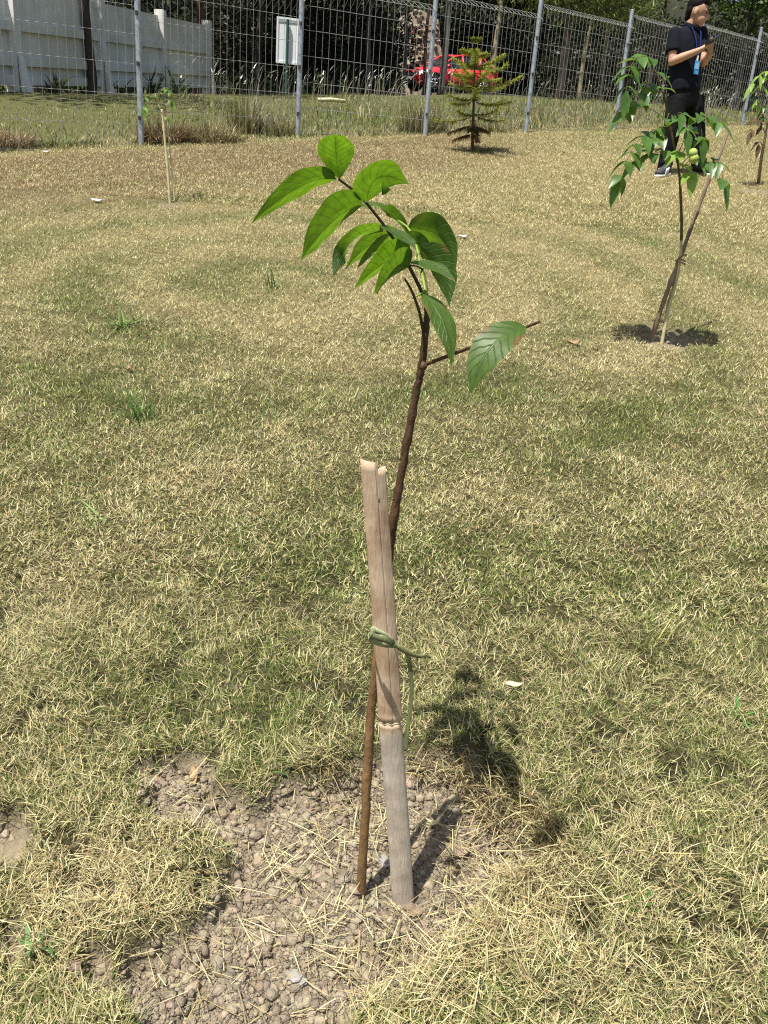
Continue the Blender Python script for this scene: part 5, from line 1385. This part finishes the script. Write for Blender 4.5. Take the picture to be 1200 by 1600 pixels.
def person():
    FR, FL = hit(1037, 275), hit(1092, 273); g = (FR+FL)/2; D = depth_of(g)
    root = thing('person', 'person in a dark polo shirt and black trousers looking down at a phone', 'person', g)
    J = lambda x, y, d=0: at_y(x, y, g[1]+d)
    tf = nrm((.5, -.87, 0)); ts = nrm((.87, .5, 0)); zz = np.array([0, 0, 1.0])
    hip, waist, chest, upper, neckb = J(1069, 150), J(1070, 122), J(1072, 80), J(1074, 54), J(1078, 41)
    shR, shL = J(1054, 53, -.06), J(1095, 52, .10)
    elR, wrR = J(1050, 96, -.13), J(1094, 78, -.24)
    elL, wrL = J(1099, 98, -.06), J(1111, 82, -.20)
    hd = J(1091, 19, -.02)
    hf = nrm(RT*.90 + np.array([0, -.38, -.30])); hs = nrm(np.cross(zz, hf)); hu = np.cross(hf, hs); hf, hs, hu = hf*1.12, hs*1.12, hu*1.12
    b = MB()
    b.tube([hip-[0, 0, .03], waist, chest, upper, neckb+[0, 0, -.01]], [(.155, .105), (.145, .10), (.165, .11), (.15, .09), (.06, .06)], 16, ref=ts)
    b.tube([neckb-[0, 0, .04], neckb+[0, 0, .02], hd-hu*.05-hf*.015], [.062, .056, .054], 12)
    # head: skull, jaw, chin, nose, brow, lips, ears
    b.ball(hd+hu*.012-hf*.012, (.092, .076, .098), (hf, hs, hu), 18, 12)
    b.ball(hd-hu*.052+hf*.030, (.062, .056, .058), (hf, hs, hu), 16, 10)
    b.ball(hd-hu*.094+hf*.062, (.022, .026, .018), (hf, hs, hu))
    b.tube([hd+hf*.082+hu*.012, hd+hf*.094-hu*.012, hd+hf*.103-hu*.032], [.010, .011, .014], 8); b.ball(hd+hf*.094-hu*.038, (.014, .018, .009), (hf, hs, hu))
    b.ball(hd+hf*.078-hu*.066, (.014, .022, .008), (hf, hs, hu)); b.ball(hd+hf*.075-hu*.079, (.013, .020, .007), (hf, hs, hu))
    b.ball(hd+hf*.074+hu*.022, (.014, .050, .009), (hf, hs, hu))
    for sg in (-1, 1): b.ball(hd-hf*.012-hu*.018+hs*sg*.076, (.020, .010, .031), (hf, hs, hu))
    for (sh, el, wr) in ((shR, elR, wrR), (shL, elL, wrL)):
        b.tube([sh, sh*.5+el*.5, el], [.052, .047, .040], 12); b.tube([el, el*.65+wr*.35, wr], [.042, .042, .027], 12); b.ball(el, .041)
    legs = [(J(1058, 158, -.04), J(1049, 212, -.05), J(1037, 265, 0)), (J(1083, 158, .07), J(1088, 212, .03), J(1092, 263, .02))]
    for (h, k, a) in legs:
        b.tube([h+[0, 0, .05], h*.5+k*.5, k, k*.4+a*.6, a], [.078, .072, .055, .050, .038], 12)
    # hands round the phone
    ph = J(1113, 62, -.27); pu = nrm(RT*.72+zz*.42+np.array([0, -.25, 0])); pn = nrm(np.cross(pu, [0, 1, .25])); pn = pn if pn[2] > 0 else -pn; ps = np.cross(pu, pn)
    for (wr, sg) in ((wrR, -1), (wrL, 1)):
        palm = ph - pu*.035 - pn*.026 + ps*sg*.030*(1 if (ps[1] > 0) == (sg > 0) else -1)
        sd = nrm(palm-ph+pu*.035+pn*.026)
        b.tube([wr, wr*.5+palm*.5, palm], [.026, (.032, .022), (.040, .017)], 12, ref=pu)
        for q in range(4):
            r0 = palm + pu*(-.030+.021*q) + sd*.004
            b.tube([r0, r0+sd*.012-pn*.004+pn*.0, r0-sd*.022-pn*.006+pu*.004, r0-sd*(.052-.004*abs(q-1.5))-pn*.001+pu*.006], [.0095, .0095, .0088, .0075], 8)
        th = palm + pu*.022+sd*.012
        b.tube([palm-pu*.01+sd*.014, th+pn*.018, th+pn*.036-sd*.016+pu*.012, th+pn*.036-sd*.034+pu*.02], [.013, .012, .0105, .008], 8)
    body = b.build('body', M['skin'], root, smooth=True); remesh(body, .0065, 3)
    # clothes
    s = MB()
    s.tube([J(1068.5, 143), J(1069, 130), waist, J(1071, 100), chest, J(1073, 64), upper, neckb+[0, 0, -.02]], [(.200, .142), (.199, .142), (.192, .136), (.192, .134), (.196, .132), (.188, .122), (.165, .100), (.075, .072)], 22, ref=ts)
    for (sh, el) in ((shR, elR), (shL, elL)):
        s.ball(sh, .070); s.tube([sh+[0, 0, .012], sh*.6+el*.4, sh*.33+el*.67], [.066, .072, .074], 14)
    shirt = s.build('polo_shirt', M['shirt'], root, smooth=True); remesh(shirt, .011, 5)
    cl = MB(); cp = []
    for q in range(21):
        a = 2*math.pi*q/20; cp.append(neckb+[0, 0, .006]+ts*.068*math.cos(a)+tf*(.072*math.sin(a)+.012)-zz*(.030*max(0, math.sin(a))))
    cl.tube(cp, [(.018, .007)]*21, 8, ref=zz, caps=False); cl.build('collar', M['shirt'], shirt, smooth=True)
    for sg in (-1, 1):
        c = neckb+tf*.082+ts*sg*.034-zz*.036; q = MB(); q.tube([c+ts*sg*.03+zz*.022, c, c-zz*.03-ts*sg*.004], [(.020, .004), (.018, .004), (.003, .003)], 8, ref=ts); q.build('collar_point', M['shirt'], shirt, smooth=True)
    t = MB(); t.tube([J(1069, 134), J(1069, 150), J(1070, 168)], [(.172, .125), (.182, .128), (.16, .105)], 18, ref=ts)
    for (h, k, a) in legs:
        t.tube([h+[0, 0, .04], h*.6+k*.4, k+[0, 0, .03], k*.45+a*.55, a-[0, 0, .01]], [(.105, .112), (.100, .108), (.086, .092), (.076, .080), (.070, .078)], 16, ref=ts)
        for q in range(5): t.ball(a*(.80+.05*q)+k*(.20-.05*q)+rng.normal(0, .008, 3), (.078, .084, .020), nu=14)
    tr = t.build('trousers', M['trousers'], root, smooth=True); remesh(tr, .011, 14)
    for (foot, d) in ((FR, nrm((-.62, -.78, 0))), (FL, nrm((.86, -.5, 0)))):
        side = np.cross(zz, d); heel = foot-d*.07; U = MB(); up = d*0+zz
        tilt = .236*d[1]
        prof = [(-.10, .034, .030), (-.085, .040, .050), (-.03, .041, .058), (.04, .043, .044), (.11, .047, .032), (.16, .042, .026), (.188, .022, .018)]
        pts = [foot+d*x+zz*(tilt*x+.028+h*.55) for (x, w, h) in prof]
        U.tube(pts, [(w, h) for (x, w, h) in prof], 14, ref=side, sq=.8)
        U.tube([foot-d*.055+zz*(.07), foot-d*.05+zz*.125], [(.036, .046), (.040, .048)], 12, ref=side)
        sh = U.build('shoe', M['shoe'], root, smooth=True); remesh(sh, .007, 3)
        so = MB(); so.tube([foot+d*x+zz*(tilt*x+.012) for (x, w, h) in prof], [(w*1.08, .015) for (x, w, h) in prof], 14, ref=side, sq=.6); so.build('sole', M['sole'], sh, smooth=True)
        for sg in (-1, 1):
            for q in range(3):
                x = .005+.030*q; c = foot+d*x+side*sg*.0435+zz*(tilt*x+.058-.004*q); st = MB(); st.box(c, (.013, .012, .062), (nrm(d+zz*.25), side, nrm(zz-d*.45))); st.build('stripe', M['sole'], sh)
    # hair
    A3 = (hf, hs, hu); h = MB()
    h.ball(hd+hu*.050-hf*.034, (.088, .081, .078), A3, 18, 12)
    h.ball(hd-hu*.005-hf*.062, (.050, .072, .070), A3, 14, 10)
    h.ball(hd-hu*.050-hf*.066, (.034, .056, .050), A3, 12, 8)
    for q in range(26):                                                      # tousled top and fringe
        a = random.uniform(-1.5, 1.5); e = random.uniform(.5, 1.4)
        p = hd+hu*(.046+.078*math.sin(e))+hf*(.080*math.cos(e)*math.cos(a)-.028)+hs*.078*math.cos(e)*math.sin(a)
        h.ball(p, (.022, .016, .014), A3, 8, 6)
    for q in range(7):
        a = -.9+1.8*q/6; p = hd+hu*(.082+random.uniform(-.006, .006))+hf*(.058*math.cos(a)-.002)+hs*.062*math.sin(a); h.ball(p, (.020, .016, .024), A3, 8, 6)
    ho = h.build('hair', M['hair'], root, smooth=True); remesh(ho, .009, 2)
    for sg in (-1, 1):
        e = MB(); e.ball(hd+hf*.082+hs*sg*.030+hu*.004, (.006, .012, .006), (hf, hs, hu)); e.build('eye', M['hair'], root, smooth=True)
        e = MB(); e.tube([hd+hf*.086+hs*sg*.016+hu*.028, hd+hf*.085+hs*sg*.034+hu*.031, hd+hf*.072+hs*sg*.050+hu*.025], [.004, .005, .003], 6); e.build('eyebrow', M['hair'], root, smooth=True)
    # lanyard and card
    ln = MB(); low = J(1070.5, 92)+tf*.152+ts*.015
    for sg in (-1, 1):
        P = smooth_path([neckb+ts*sg*.07-tf*.03+zz*.01, neckb+ts*sg*.062+tf*.085-zz*.035, J(1073, 66)+tf*.140+ts*(.012+sg*.036), low+ts*sg*.008], 6); ribbon(ln, P, .014, ts, 0, .0012)
    lo = ln.build('lanyard', M['lanyard'], root)
    MB().box(low+[0, 0, -.012], (.016, .008, .045)).build('lanyard_clip', M['clip'], lo)
    x3 = nrm(ts+tf*.1); y3 = nrm(np.cross(zz, x3)); cc = low+tf*.012-zz*.100; MB().box(cc, (.062, .004, .125), (x3, y3, zz)).build('card', M['card'], lo)
    MB().box(cc-y3*.003+zz*.01, (.044, .003, .05), (x3, y3, zz)).build('card_print', mat('card_print', (.30, .60, .92), .4), lo)
    # the phone in the hands
    pr = thing('phone', 'dark phone held in both hands of the standing person', 'phone', ph)
    f = MB(); f.box(ph, (.150, .074, .009), (pu, ps, pn)); o = f.build('case', M['phone'], pr); bv = o.modifiers.new('round', 'BEVEL'); bv.width = .003; bv.segments = 2
    f = MB(); f.box(ph+pn*.0052, (.140, .066, .001), (pu, ps, pn)); f.build('screen', M['screen'], pr)
person()
